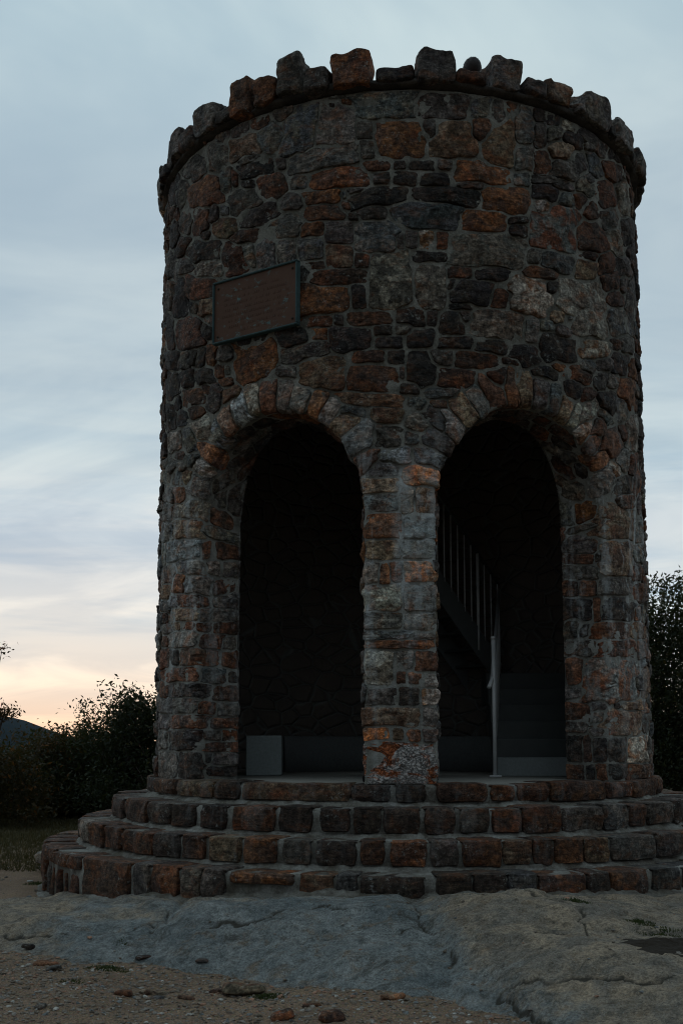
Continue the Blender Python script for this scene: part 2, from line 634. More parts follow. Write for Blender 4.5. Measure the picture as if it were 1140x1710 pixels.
# ================================================================== materials
class NT:
    def __init__(s, name):
        s.m = bpy.data.materials.new(name); s.m.use_nodes = True; s.t = s.m.node_tree; s.t.nodes.clear()
        s.out = s.N('ShaderNodeOutputMaterial'); s.bsdf = s.N('ShaderNodeBsdfPrincipled'); s.L(s.bsdf.outputs[0], s.out.inputs[0])
        s.bsdf.inputs['Specular IOR Level'].default_value = .3; s.bsdf.inputs['Roughness'].default_value = .85
        s._pos = None
    def N(s, t): return s.t.nodes.new(t)
    def L(s, a, b): s.t.links.new(a, b)
    def pos(s, scale=(1,1,1), loc=(0,0,0)):
        if s._pos is None: s._pos = s.N('ShaderNodeNewGeometry').outputs['Position']
        if scale == (1,1,1) and loc == (0,0,0): return s._pos
        m = s.N('ShaderNodeMapping'); m.inputs['Scale'].default_value = scale; m.inputs['Location'].default_value = loc; s.L(s._pos, m.inputs[0]); return m.outputs[0]
    def noise(s, sc, det=4, rough=.55, vec=None, dist=0.):
        n = s.N('ShaderNodeTexNoise'); n.inputs['Scale'].default_value = sc; n.inputs['Detail'].default_value = det; n.inputs['Roughness'].default_value = rough; n.inputs['Distortion'].default_value = dist
        s.L(vec if vec is not None else s.pos(), n.inputs['Vector']); return n.outputs['Fac']
    def N_color(s, sc):
        n = s.N('ShaderNodeTexNoise'); n.inputs['Scale'].default_value = sc; n.inputs['Detail'].default_value = 4; s.L(s.pos(), n.inputs['Vector']); return n.outputs['Color']
    def voro(s, sc, feat='F1', vec=None, out='Distance'):
        n = s.N('ShaderNodeTexVoronoi'); n.feature = feat; n.inputs['Scale'].default_value = sc; s.L(vec if vec is not None else s.pos(), n.inputs['Vector']); return n.outputs[out]
    def ramp(s, f, stops, interp='LINEAR'):
        r = s.N('ShaderNodeValToRGB'); r.color_ramp.interpolation = interp; e = r.color_ramp.elements
        while len(e) < len(stops): e.new(.5)
        for i,(p,c) in enumerate(stops):
            e[i].position = p; e[i].color = c if isinstance(c, tuple) else (c,c,c,1)
        s.L(f, r.inputs[0]); return r.outputs[0]
    def mix(s, f, a, b, mode='MIX'):
        m = s.N('ShaderNodeMix'); m.data_type = 'RGBA'; m.blend_type = mode
        for k, v in ((m.inputs[0], f), (m.inputs[6], a), (m.inputs[7], b)):
            if isinstance(v,(int,float)): k.default_value = v
            elif isinstance(v, tuple): k.default_value = v if len(v)==4 else (*v,1)
            else: s.L(v, k)
        return m.outputs[2]
    def math(s, op, a, b=None, clamp=False):
        m = s.N('ShaderNodeMath'); m.operation = op; m.use_clamp = clamp
        for i,v in enumerate((a,b)):
            if v is None: continue
            if isinstance(v,(int,float)): m.inputs[i].default_value = v
            else: s.L(v, m.inputs[i])
        return m.outputs[0]
    def attr(s, name, out='Color'):
        a = s.N('ShaderNodeAttribute'); a.attribute_name = name; return a.outputs[out]
    def bump(s, h, strength=.5, dist=.02, nrm=None):
        b = s.N('ShaderNodeBump'); b.inputs['Strength'].default_value = strength; b.inputs['Distance'].default_value = dist; s.L(h, b.inputs['Height'])
        if nrm is not None: s.L(nrm, b.inputs['Normal'])
        return b.outputs[0]
    def done(s, col, nrm=None, rough=None):
        if isinstance(col, tuple): s.bsdf.inputs['Base Color'].default_value = col if len(col)==4 else (*col,1)
        else: s.L(col, s.bsdf.inputs['Base Color'])
        if nrm is not None: s.L(nrm, s.bsdf.inputs['Normal'])
        if rough is not None:
            if isinstance(rough,(int,float)): s.bsdf.inputs['Roughness'].default_value = rough
            else: s.L(rough, s.bsdf.inputs['Roughness'])
        return s.m

def lime_mask(m):
    """white lime weeping down the piers: vertical runs with a shape of their own"""
    sep = m.N('ShaderNodeSeparateXYZ'); m.L(m.pos(), sep.inputs[0])
    hi = m.ramp(m.math('MULTIPLY', sep.outputs[2], .2), [(0.0,0.0),(.22,.25),(.40,.55),(.52,1.0),(.72,1.0),(.80,.35),(.88,0.0)])
    st = m.noise(1.0, 4, .6, m.pos((7.5,7.5,.75)), .3)
    br = m.noise(16, 5, .7)
    f = m.math('ADD', m.math('MULTIPLY', st, .8), m.math('MULTIPLY', br, .35))
    f = m.ramp(f, [(.59,0.0),(.70,1.0)])
    a = m.math('MULTIPLY', f, hi)
    dx = m.math('ABSOLUTE', m.math('SUBTRACT', m.math('ADD', sep.outputs[0], m.math('MULTIPLY', m.math('SUBTRACT', m.noise(5,3,.6), .5), .16)), .045))
    front = m.math('LESS_THAN', sep.outputs[1], -2.3)
    spill = m.math('MULTIPLY', m.ramp(dx, [(.035,1.0),(.12,0.0)]), m.ramp(m.math('MULTIPLY', sep.outputs[2], .2), [(.50,0.0),(.54,1.0),(.73,1.0),(.77,0.0)]))
    spill = m.math('MULTIPLY', m.math('MULTIPLY', spill, front), m.ramp(br, [(.36,.2),(.52,1.0)]))
    return m.math('MAXIMUM', a, spill, True)

def stone_material():
    m = NT('weathered_stone')
    a = m.attr('Col'); b = m.attr('Col2')
    big = m.noise(5.5, 7, .62, dist=.6)
    f = m.ramp(big, [(.45,0.0),(.56,1.0)])
    col = m.mix(f, a, b)
    grain = m.noise(27, 5, .8)
    col = m.mix(1.0, col, m.ramp(grain, [(.34,.20),(.5,.92),(.66,2.1)]), 'MULTIPLY')
    rnd = m.N('ShaderNodeObjectInfo').outputs['Random']
    off = m.N('ShaderNodeVectorMath'); off.operation = 'ADD'; m.L(m.pos((1,1,3.6)), off.inputs[0])
    cmb = m.N('ShaderNodeCombineXYZ'); m.L(m.math('MULTIPLY', rnd, 37.), cmb.inputs[0]); m.L(m.math('MULTIPLY', rnd, 91.), cmb.inputs[2]); m.L(cmb.outputs[0], off.inputs[1])
    rot = m.N('ShaderNodeVectorRotate'); rot.rotation_type = 'Y_AXIS'; m.L(off.outputs[0], rot.inputs['Vector']); m.L(m.math('MULTIPLY', m.math('SUBTRACT', rnd, .5), 1.6), rot.inputs['Angle'])
    streak = m.noise(8, 5, .68, rot.outputs[0], .4)
    weather = m.ramp(m.noise(1.0, 5, .65, m.pos((2.6,2.6,.55),(3,0,1)), .4), [(.34,.50),(.52,1.0),(.68,1.25)])
    col = m.mix(1.0, col, weather, 'MULTIPLY')
    col = m.mix(1.0, col, m.ramp(streak, [(.32,.35),(.52,1.0),(.7,1.45)]), 'MULTIPLY')
    # rust bloom
    rust = m.ramp(m.noise(4.6, 6, .72, m.pos((1,1,1.6),(5,2,8)), .7), [(.52,0.0),(.66,.62)])
    col = m.mix(rust, col, m.mix(.5, m.mix(1.0, col, (2.1,.9,.42,1), 'MULTIPLY'), (.135,.055,.022,1)))
    umber = m.ramp(m.noise(6.0, 6, .72, m.pos((1,1,1.3),(1,9,2)), .6), [(.54,0.0),(.66,.55)])
    col = m.mix(umber, col, (.034,.027,.022,1))
    # lichen and mineral specks
    lich = m.math('MULTIPLY', m.ramp(m.noise(24, 5, .8, m.pos((1,1,1),(9,1,4))), [(.57,0.0),(.66,1.0)]), m.ramp(m.noise(2.6, 3, .5, m.pos((1,1,1),(1,7,3))), [(.44,0.0),(.62,.85)]))
    col = m.mix(lich, col, (.30,.315,.30,1))
    col = m.mix(m.math('MULTIPLY', lime_mask(m), .55), col, (.46,.50,.51,1))
    h = m.math('ADD', m.math('MULTIPLY', m.noise(11, 6, .72, dist=.4), 1.0), m.math('ADD', m.math('MULTIPLY', grain, .35), m.math('MULTIPLY', streak, .55)))
    crack = m.math('MULTIPLY', m.ramp(m.voro(7.5, 'DISTANCE_TO_EDGE', m.mix(.12, m.pos(), m.noise(6,3))), [(0,0.0),(.05,1.0)]), .12)
    h = m.math('ADD', h, crack)
    return m.done(col, m.bump(h, .9, .035), m.ramp(grain, [(.3,.95),(.7,.7)]))
def quartz_material():
    m = NT('crackled_quartz')
    wv = m.mix(.16, m.pos((1,1,1.5)), m.N_color(11))
    e1 = m.voro(30, 'DISTANCE_TO_EDGE', wv)
    cr = m.mix(m.ramp(m.noise(8,4,.6,m.pos((1,1,1),(4,4,4))),[(.40,0.0),(.6,1.0)]), (1,1,1,1), m.ramp(e1, [(0,.22),(.09,.75),(.3,1.0)]))
    f = m.ramp(m.noise(4.2, 6, .7, m.pos((1,1,1.7),(2,2,6)), .8), [(.47,0.0),(.55,1.0)])
    col = m.mix(f, (.50,.48,.46), (.42,.125,.042))
    col = m.mix(1.0, col, cr, 'MULTIPLY')
    col = m.mix(1.0, col, m.ramp(m.noise(30,6,.7), [(.3,.4),(.6,1.15)]), 'MULTIPLY')
    h = m.math('ADD', m.math('MULTIPLY', m.ramp(e1,[(0,0.0),(.12,1.0)]), .8), m.noise(12,8,.7))
    return m.done(col, m.bump(h, 1.0, .03), .75)
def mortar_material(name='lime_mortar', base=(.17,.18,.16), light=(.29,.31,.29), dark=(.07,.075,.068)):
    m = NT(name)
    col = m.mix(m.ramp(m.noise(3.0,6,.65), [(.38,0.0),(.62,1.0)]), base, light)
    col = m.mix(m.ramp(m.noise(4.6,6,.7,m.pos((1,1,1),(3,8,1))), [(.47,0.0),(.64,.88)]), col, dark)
    col = m.mix(1.0, col, m.ramp(m.noise(55,5,.7), [(.3,.62),(.7,1.25)]), 'MULTIPLY')
    sp_ = m.N('ShaderNodeSeparateXYZ'); m.L(m.pos(), sp_.inputs[0])
    wash = m.math('MULTIPLY', m.ramp(m.math('MULTIPLY', sp_.outputs[2], .2), [(.18,0.0),(.26,.5),(.50,.75),(.74,.6),(.84,.15),(.94,0.0)]), m.ramp(m.noise(5,5,.7,m.pos((1,1,1),(6,6,1))), [(.38,.15),(.60,1.0)]))
    col = m.mix(wash, col, (.36,.37,.35,1))
    col = m.mix(m.math('MULTIPLY', lime_mask(m), .8), col, (.52,.56,.57,1))
    h = m.math('ADD', m.noise(22,7,.7), m.math('MULTIPLY', m.noise(80,3,.6), .4))
    return m.done(col, m.bump(h, .8, .02), .92)
def concrete_material(name, c, var=.25):
    m = NT(name)
    f = m.noise(2.2,7,.65)
    col = m.mix(f, tuple(x*(1-var) for x in c), tuple(x*(1+var) for x in c))
    col = m.mix(1.0, col, m.ramp(m.noise(40,5,.7), [(.3,.8),(.7,1.1)]), 'MULTIPLY')
    return m.done(col, m.bump(m.noise(30,6,.65), .3, .01), .9)
def rubble_lining_material():
    m = NT('dark_rubble_lining')
    wv = m.mix(.06, m.pos((1,1,1.7)), m.noise(3,3))
    e = m.voro(3.6, 'DISTANCE_TO_EDGE', wv)
    col = m.mix(m.ramp(e,[(.02,0.0),(.06,1.0)]), (.17,.175,.165), m.mix(m.noise(2.5,5,.6), (.10,.092,.086), (.17,.14,.115)))
    h = m.math('ADD', m.ramp(e,[(0,0.0),(.12,1.0)]), m.math('MULTIPLY', m.noise(14,7,.7), .5))
    return m.done(col, m.bump(h, .8, .05), .9)
def bedrock_material():
    m = NT('ledge_bedrock')
    reg = m.attr('Col')     # warm stain of the right-hand dome
    sp = m.noise(75, 4, .8); sp2 = m.noise(13, 6, .78, m.pos((1,1.5,1),(3,1,0)))
    base = m.mix(m.ramp(m.noise(2.3,6,.7,dist=.8),[(.40,0.0),(.60,1.0)]), (.145,.168,.170), (.255,.272,.262))
    warm = m.mix(m.ramp(m.noise(2.9,6,.7,dist=.7),[(.40,0.0),(.58,1.0)]), (.345,.278,.198), (.205,.185,.152))
    mk = m.math('ADD', reg, m.math('MULTIPLY', m.math('SUBTRACT', m.noise(3.1,6,.75), .5), 1.9))
    col = m.mix(m.ramp(mk,[(.28,0.0),(.70,1.0)]), base, warm)
    col = m.mix(m.ramp(m.noise(5.2,6,.78,m.pos((1,1.4,1),(4,4,0)),.8),[(.52,0.0),(.66,.75)]), col, (.185,.13,.08,1))
    col = m.mix(1.0, col, m.ramp(sp2,[(.34,.50),(.5,1.0),(.66,1.35)]), 'MULTIPLY')
    col = m.mix(1.0, col, m.ramp(sp,[(.34,.45),(.5,1.0),(.64,1.45)]), 'MULTIPLY')
    col = m.mix(m.ramp(m.noise(3.3,6,.8,m.pos((1,1.3,1),(7,1,2)),1.2),[(.55,0.0),(.66,.8)]), col, (.062,.062,.052,1))
    col = m.mix(m.ramp(m.voro(55,'F1',m.pos((1,1,1),(1,2,3))),[(.09,.7),(.18,0.0)]), col, (.34,.35,.33,1))
    col = m.mix(m.ramp(m.attr('Crack'),[(.15,0.0),(.6,.92)]), col, (.045,.04,.03,1))
    h = m.math('ADD', m.math('MULTIPLY', sp2, 1.0), m.math('MULTIPLY', sp, .16))
    return m.done(col, m.bump(h, .9, .045), .85)
def gravel_ground_material():
    m = NT('gravelly_soil')
    col = m.mix(m.ramp(m.noise(1.6,7,.62),[(.36,0.0),(.64,1.0)]), (.175,.116,.074), (.25,.170,.108))
    col = m.mix(1.0, col, m.ramp(m.noise(70,7,.75),[(.34,.30),(.5,1.0),(.66,1.75)]), 'MULTIPLY')
    pb = m.voro(80, 'F1', None, 'Color'); pe = m.voro(80,'F1')
    col = m.mix(m.ramp(pe,[(.2,.5),(.5,0.0)]), col, m.mix(.55, (.25,.21,.17), m.mix(1.0, pb, (.44,.37,.31), 'MULTIPLY')))
    col = m.mix(m.ramp(m.noise(2.7,6,.7,m.pos((1,1,1),(8,2,2))),[(.56,0.0),(.7,.6)]), col, (.12,.095,.07,1))
    # turf takes over away from the trodden summit
    g = m.attr('Col')
    col = m.mix(g, col, m.mix(m.noise(1.4,6,.7), (.045,.046,.022), (.10,.082,.042)))
    h = m.math('ADD', m.noise(9,9,.72), m.math('MULTIPLY', m.ramp(pe,[(0,1.0),(.6,0.0)]), .25))
    return m.done(col, m.bump(h, .9, .035), .95)
def plain(name, c, rough=.8, metal=0., spec=.3, nsc=20, var=.25, bump=.2, bd=.01):
    m = NT(name); f = m.noise(nsc,5,.6)
    col = m.mix(f, tuple(x*(1-var) for x in c), tuple(min(1,x*(1+var)) for x in c))
    m.bsdf.inputs['Metallic'].default_value = metal; m.bsdf.inputs['Specular IOR Level'].default_value = spec
    return m.done(col, m.bump(f, bump, bd), rough)
def leaf_material(name, c1, c2, c3, trans=.35):
    m = NT(name)
    inf = m.N('ShaderNodeNewGeometry').outputs['Random Per Island']
    col = m.ramp(inf, [(0,(*c1,1)),(.5,(*c2,1)),(.86,(*c2,1)),(1,(*c3,1))])
    m.L(col, m.bsdf.inputs['Base Color']); m.bsdf.inputs['Roughness'].default_value = .6; m.bsdf.inputs['Specular IOR Level'].default_value=.2
    tr = m.N('ShaderNodeBsdfTranslucent'); m.L(m.mix(1.0,col,(1.5,1.25,.55,1),'MULTIPLY'), tr.inputs[0])
    ms = m.N('ShaderNodeMixShader'); ms.inputs[0].default_value = trans; m.L(m.bsdf.outputs[0], ms.inputs[1]); m.L(tr.outputs[0], ms.inputs[2]); m.L(ms.outputs[0], m.out.inputs[0])
    return m.m
def bronze_material():
    m = NT('aged_bronze')
    col = m.mix(m.noise(6,6,.6), (.066,.034,.022), (.112,.056,.034))
    g = m.math('MULTIPLY', m.ramp(m.noise(15,6,.7,m.pos((1,1,1.6),(3,3,3))),[(.56,0.0),(.64,1.0)]), m.ramp(m.noise(3.2,2,.5,m.pos((1,1,1),(.6,2,1))),[(.46,0.0),(.58,1.0)]))
    col = m.mix(m.math('MULTIPLY',g,.8), col, (.10,.19,.19,1))
    m.bsdf.inputs['Metallic'].default_value = .35
    return m.done(col, m.bump(m.noise(40,5,.6), .25, .006), .6)

M_STONE = stone_material(); M_QUARTZ = quartz_material(); M_MORTAR = mortar_material('lime_mortar', (.165,.165,.142), (.27,.27,.24), (.075,.073,.06))
M_STEPMORTAR = mortar_material('step_mortar', (.10,.09,.07), (.27,.27,.245), (.06,.048,.036))
M_FLOOR = concrete_material('floor_concrete', (.24,.235,.21)); M_CONC = concrete_material('bench_concrete', (.14,.15,.15)); M_BLOCK = concrete_material('pale_block_concrete', (.25,.285,.285), .12)
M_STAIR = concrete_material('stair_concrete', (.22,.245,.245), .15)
M_LINING = rubble_lining_material(); M_BEDROCK = bedrock_material(); M_GROUND = gravel_ground_material()
M_STEEL = plain('galvanised_steel', (.60,.62,.625), .45, .1, .5, 12, .25, .05)
M_STEEL_SHADE = plain('steel_plate_and_step_shade', (.062,.070,.069), .5, .2, .4, 8, .25, .1)
M_LEDGE = mortar_material('ledge_shadow_dark', (.04,.036,.032), (.075,.065,.055), (.02,.018,.016)); M_PLATE = plain('stringer_plate', (.15,.165,.165), .5, .1, .4, 8, .25, .1); M_BRONZE = bronze_material(); M_PATINA = plain('verdigris', (.055,.10,.105), .7, .2, .3, 14, .55, .3)
M_SOIL = plain('damp_soil', (.035,.028,.021), .95, 0, .2, 30, .5, .9, .03)
M_BARK = plain('bark', (.05,.04,.032), .95, 0, .2, 18, .4, .8, .02)
M_LEAFA = leaf_material('leaf_dull_green', (.016,.024,.010), (.028,.038,.015), (.10,.055,.024), .3)
M_LEAFB = leaf_material('leaf_deep_green', (.011,.018,.009), (.020,.030,.013), (.05,.05,.02), .28)
M_LEAFC = leaf_material('leaf_turning_brown', (.022,.024,.011), (.040,.034,.015), (.15,.07,.026), .35)
M_GRASS = leaf_material('grass_blade', (.05,.050,.022), (.075,.068,.032), (.14,.105,.05), .2)
M_WEED = leaf_material('weed_leaf', (.03,.05,.018), (.05,.07,.025), (.09,.085,.035), .25)
M_HAIR = plain('dark_brown_hair', (.020,.011,.009), .55, 0, .3, 120, .5, .6, .004)
M_SKIN = plain('skin', (.42,.24,.17), .55, 0, .4, 25, .08, .05)
M_SHIRT = plain('red_brown_cloth', (.10,.035,.03), .9, 0, .2, 60, .2, .3)
M_TROUS = plain('dark_trousers', (.03,.035,.05), .9, 0, .2, 60, .2, .3)
M_HILL = plain('wooded_hill_haze', (.030,.042,.050), 1.0, 0, .05, .02, .25, .3, 6)  # bluish tint paints distance haze into the forest colour

PAL = {  # stone kinds: main colour, patch colour
 'k':((.024,.022,.021),(.056,.043,.034)), 'd':((.066,.058,.052),(.125,.110,.095)), 'g':((.120,.118,.108),(.17,.145,.12)),
 'b':((.094,.103,.104),(.16,.145,.12)), 'B':((.050,.058,.062),(.085,.085,.082)), 'r':((.128,.056,.029),(.060,.038,.028)),
 'R':((.150,.060,.032),(.14,.15,.145)), 'o':((.215,.090,.037),(.105,.056,.036)), 'O':((.42,.145,.05),(.22,.14,.09)),
 't':((.185,.138,.092),(.120,.066,.038)), 'm':((.080,.068,.056),(.22,.19,.15)), 'l':((.275,.255,.22),(.150,.118,.090)),
 'L':((.31,.345,.36),(.17,.17,.16)), 'w':((.40,.36,.30),(.19,.100,.050)), 'W':((.5,.48,.46),(.4,.13,.05))}
def pal(c, jit=.16):
    a, b = PAL[c]; k = 1+RNG.uniform(-jit, jit); k2 = 1+RNG.uniform(-jit, jit)
    return np.array(a)*k*(1+RNG.uniform(-.05,.05,3)), np.array(b)*k2*(1+RNG.uniform(-.05,.05,3))
def rnd_kind(): return random.choices('kdgbBrotml', [16,14,8,8,6,20,9,8,6,4])[0]

# ================================================================== the ground
GX = np.array([-9,-4.6,-2.8,-1.75,-1.06,-.27,.28,.6,1.0,1.6,3.0,9]); GY = np.array([-4.2,-4.05,-4.25,-4.40,-4.80,-5.12,-5.45,-5.85,-6.35,-7.0,-8.0,-9.0])
def ground_z(x, y):
    r = np.hypot(x, y)
    z = -.135 + .135*np.clip((y+4.5)/8, 0, 1)
    z = z + .045*fbm2(x*.8+3, y*.8, 3) + .022*fbm2(x*4+1, y*4, 4, .6)
    far = np.clip((np.hypot(x, y+4)-34)/600, 0, 1)
    z = z - 70*far**.8 + np.where(r > 10, .25*fbm2(x*.15, y*.15, 3), 0)
    z = np.where(r < 3.5, np.minimum(z, -.12), z)
    return z
def rock_top(x):   # where the ledge meets the lowest step
    return np.interp(x, [-9,-5,-3.7,-3.0,-2.2,-1.2,0,1.2,2.2,3.2,4.2,9], [-.16,-.10,-.02,.02,.10,.17,.215,.215,.18,.13,.06,-.10])
def rock_z(x, y):
    yb = np.interp(x, GX, GY) + .20*fbm2(x*2.2, x*0+4, 5, .6)
    ytop = -np.sqrt(np.clip(3.72**2 - np.clip(x,-3.6,3.6)**2, .3, None))
    ytop = np.where(np.abs(x) > 2.6, np.minimum(ytop, -2.6), ytop)
    u = (y - yb)/np.maximum(ytop - yb, .25)
    prof = np.where(u < 0, u*1.5, 1-(1-np.clip(u,0,1))**2.4)
    g = -.14
    z = g + (rock_top(x)-g)*prof
    z = z + .055*fbm2(x*1.5+9, y*2.4, 4, .55)*np.clip(u*2+.3, .2, 1) + .016*fbm2(x*5, y*8, 5, .55)
    z = z + .075*np.exp(-((x+1.15)/.85)**2-((y+4.05)/.38)**2) + .085*np.exp(-((x-.85)/.60)**2-((y+4.35)/.50)**2) + .05*np.exp(-((x+2.6)/.5)**2-((y+3.75)/.25)**2) + .05*np.exp(-((x-1.1)/.5)**2-((y+5.5)/.35)**2)
    # broken sheeting: low steps across the foliation
    q = (z*11 + x*.8 + y*1.3 + .9*fbm2(x*1.3+2, y*1.3, 3)); fr = q-np.floor(q); z = z + .016*np.clip((fr-.5)*9, -.5, .5)*np.clip(u*3,0,1)
    lx = -1.72 + .10*fbm2(y*4, y*0+2, 3); z = z - .035*np.exp(-((x-lx)/.03)**2)*np.clip(u*4,0,1)
    # seam between the two humps
    cx = np.interp(y, [-6.6,-5.6,-5.1,-4.5,-3.75], [1.05,.55,.33,.17,.06]) + .06*fbm2(y*3.1, y*0, 3)
    z = z - .045*np.exp(-((x-cx)/.09)**2)*np.clip((y+6.2)*1.5, 0, 1) + .035*np.exp(-((x-cx-.55)/.45)**2)*np.clip(u*1.6,0,1)
    return z
def axis(lo, hi, step, far, n):
    a = np.arange(lo, hi+1e-6, step); g = np.geomspace(step*2, far, n)
    return np.concatenate([lo-g[::-1], a, hi+g])
def grid_faces(nx, ny):
    i = np.arange(nx-1)[None,:]; j = np.arange(ny-1)[:,None]; a = j*nx+i
    return np.stack([a, a+1, a+1+nx, a+nx], -1).reshape(-1,4)
gx = axis(-4.2, 4.2, .04, 9000, 46); gy = axis(-7.4, -3.4, .03, 9000, 50)
XX, YY = np.meshgrid(gx, gy); ZZ = ground_z(XX, YY)
gme = mesh_np('ground', np.stack([XX,YY,ZZ],-1).reshape(-1,3), grid_faces(len(gx),len(gy)), M_GROUND)
turf = np.clip((np.hypot(XX,YY)-4.6)/2.0 + .8*fbm2(XX*.7,YY*.7,3), 0, 1)*np.clip((YY+2.6)/2.0,0,1)
set_col(gme, 'Col', np.repeat(turf.reshape(-1,1), 3, 1))
tag(new_obj('ground', gme), kind='structure')
rx = np.arange(-5.6, 4.6, .016); ry = np.arange(-7.3, -2.2, .016)
RX, RY = np.meshgrid(rx, ry); RZ = rock_z(RX, RY)
keep = (RZ > ground_z(RX,RY)-.10)
F = grid_faces(len(rx),len(ry)); kf = keep.reshape(-1)[F].any(1)
bme = mesh_np('bedrock', np.stack([RX,RY,RZ],-1).reshape(-1,3), F[kf], M_BEDROCK)
crk = np.zeros_like(RX)
for (pts) in ([(-1.75,-3.7),(-1.70,-4.0),(-1.80,-4.3),(-1.6,-4.6)],[(.06,-3.7),(.17,-4.5),(.33,-5.1),(.55,-5.6),(1.05,-6.6)],[(.33,-5.1),(.9,-5.0),(1.5,-5.25),(2.2,-5.1)],[(-.9,-4.5),(-.4,-4.62),(.15,-4.55)],[(1.3,-4.0),(1.9,-4.35),(2.6,-4.4)],[(.5,-5.5),(1.2,-5.8),(1.9,-5.7)],[(-2.9,-3.9),(-2.3,-4.05),(-1.7,-4.0)],[(-1.7,-4.25),(-1.1,-4.3),(-.6,-4.15),(-.1,-4.25)],[(.7,-3.8),(.8,-4.2),(1.15,-4.6),(1.1,-5.0)],[(1.8,-3.6),(1.9,-4.0),(2.4,-4.1)]):
    for (xa,ya),(xb,yb_) in zip(pts,pts[1:]):
        wx = RX+.09*fbm2(RX*5,RY*5,4,.6); wy = RY+.09*fbm2(RX*5+31,RY*5,4,.6); L2=(xb-xa)**2+(yb_-ya)**2; tt=np.clip(((wx-xa)*(xb-xa)+(wy-ya)*(yb_-ya))/L2,0,1); dd=np.hypot(wx-xa-tt*(xb-xa),wy-ya-tt*(yb_-ya)); crk=np.maximum(crk,np.exp(-(dd/.014)**2)*np.clip(.35+1.6*fbm2(RX*3+7,RY*3,3)+.4,0,1))
bme.vertices.foreach_get('co', (co:=np.empty(len(bme.vertices)*3,np.float32))); co=co.reshape(-1,3); co[:,2]-=.022*crk.ravel()[:len(co)] if len(co)==crk.size else 0; bme.vertices.foreach_set('co',co.ravel()); bme.update()
set_col(bme,'Crack',np.repeat(crk.reshape(-1,1),3,1))
cxs = np.interp(RY, [-6.6,-5.6,-5.1,-4.5,-3.75], [1.05,.55,.33,.17,.06])
warm = 1/(1+np.exp(-(RX-cxs-.10)/.10)); warm = np.maximum(warm, 1/(1+np.exp((RX+2.45+.3*fbm2(RX,RY))/.25)))
warm = np.maximum(warm*.95, np.clip((RY+3.95)*2.2,0,.5))
set_col(bme, 'Col', np.repeat(warm.reshape(-1,1), 3, 1))
tag(new_obj('bedrock', bme), kind='structure')
def surf_z(x, y):
    x = np.asarray(x, float); y = np.asarray(y, float)
    return np.maximum(ground_z(x,y), np.where((x>-5.6)&(x<4.6)&(y>-7.3)&(y<-2.2), rock_z(x,y), -9))

# ================================================================== the tower
R = 2.585; T_WALL = .48; ZS = 3.42; AH = rad(20.2)*R; AC = rad(27.4)*R
Z0 = 1.0; ZT = 7.21; RHO = .045
tower = empty('stone_tower', (0,0,Z0))
tag(tower, 'round rubble stone tower with two dark arches and ragged crenellated top', 'tower')
TI = Matrix.Translation((0,0,-Z0))
def tpart(name, me, loc=(0,0,0), parent=None):
    o = new_obj(name, me, tower if parent is None else parent)
    o.location = (loc[0], loc[1], loc[2]-Z0) if parent is None else loc
    return o
def arch_sd(s, z):
    u = np.abs(np.abs(s)-AC)
    return AH - np.where(z < ZS, u, np.hypot(u, z-ZS))
def wrap(s, z, h):
    """unrolled wall -> space: the face of the drum turns the corner of an arch and runs on as its reveal"""
    s = np.asarray(s,float); z = np.asarray(z,float); h = np.asarray(h,float)+0*s
    sg = np.where(s >= 0, 1., -1.); us = s - sg*AC; uz = np.where(z < ZS, 0, z-ZS)
    rr = np.maximum(np.hypot(us, uz), 1e-6); ox = us/rr; oz = uz/rr
    sd = np.minimum(AH - rr, T_WALL); q = math.pi*RHO/4
    phi = np.clip((sd/q+1)*math.pi/4, 0, math.pi/2)
    lat = np.where(sd < -q, RHO-sd-q, np.where(sd > q, 0, RHO-RHO*np.sin(phi)))
    dep = np.where(sd > q, RHO+sd-q, np.where(sd < -q, 0, RHO-RHO*np.cos(phi)))
    off = AH + lat - h*np.sin(phi)
    S = np.where(sd > -.30, sg*AC+ox*off, s); Zz = np.where(sd > -.30, np.where(z < ZS, z, ZS+oz*off), z)
    r = R - dep + h*np.cos(phi); th = S/R
    return np.stack([r*np.sin(th), -r*np.cos(th), Zz], -1)
STONES = []
for ln in STONE_TXT.strip().split('\n'):
    a = ln.split(); v = [int(q)/100 for q in a[:6]]
    STONES.append([np.array(v[:2]), np.array([v[2:4], v[4:6]]).T, a[6][0], a[6][1]])
# the two arch rings: wedge stones fanning round each opening, left foot to right foot
STONES = [t for t in STONES if not (t[0][1] > ZS+.27 and -.20 < float(arch_sd(t[0][0],t[0][1])) < .15)]
for sg_,cols in ((-1,'globtLlrgbogtbr'),(1,'bkgtbrotdBtlwrog')):
    wd = [random.uniform(.75,1.3) for _ in cols]; tot = sum(wd); acc = 0.
    for w_,kc in zip(wd,cols):
        a_ = rad(163) - rad(146)*(acc+w_/2)/tot; da = rad(146)*w_/tot; acc += w_
        rc_ = AH+.105+random.uniform(-.015,.02); hl = .172+random.uniform(-.04,.04); er = np.array([math.cos(a_),math.sin(a_)]); et = np.array([-er[1],er[0]])
        STONES.append([np.array([sg_*AC,ZS])+er*rc_, np.array([et*rc_*da/2, er*hl]).T, kc, 'v'])
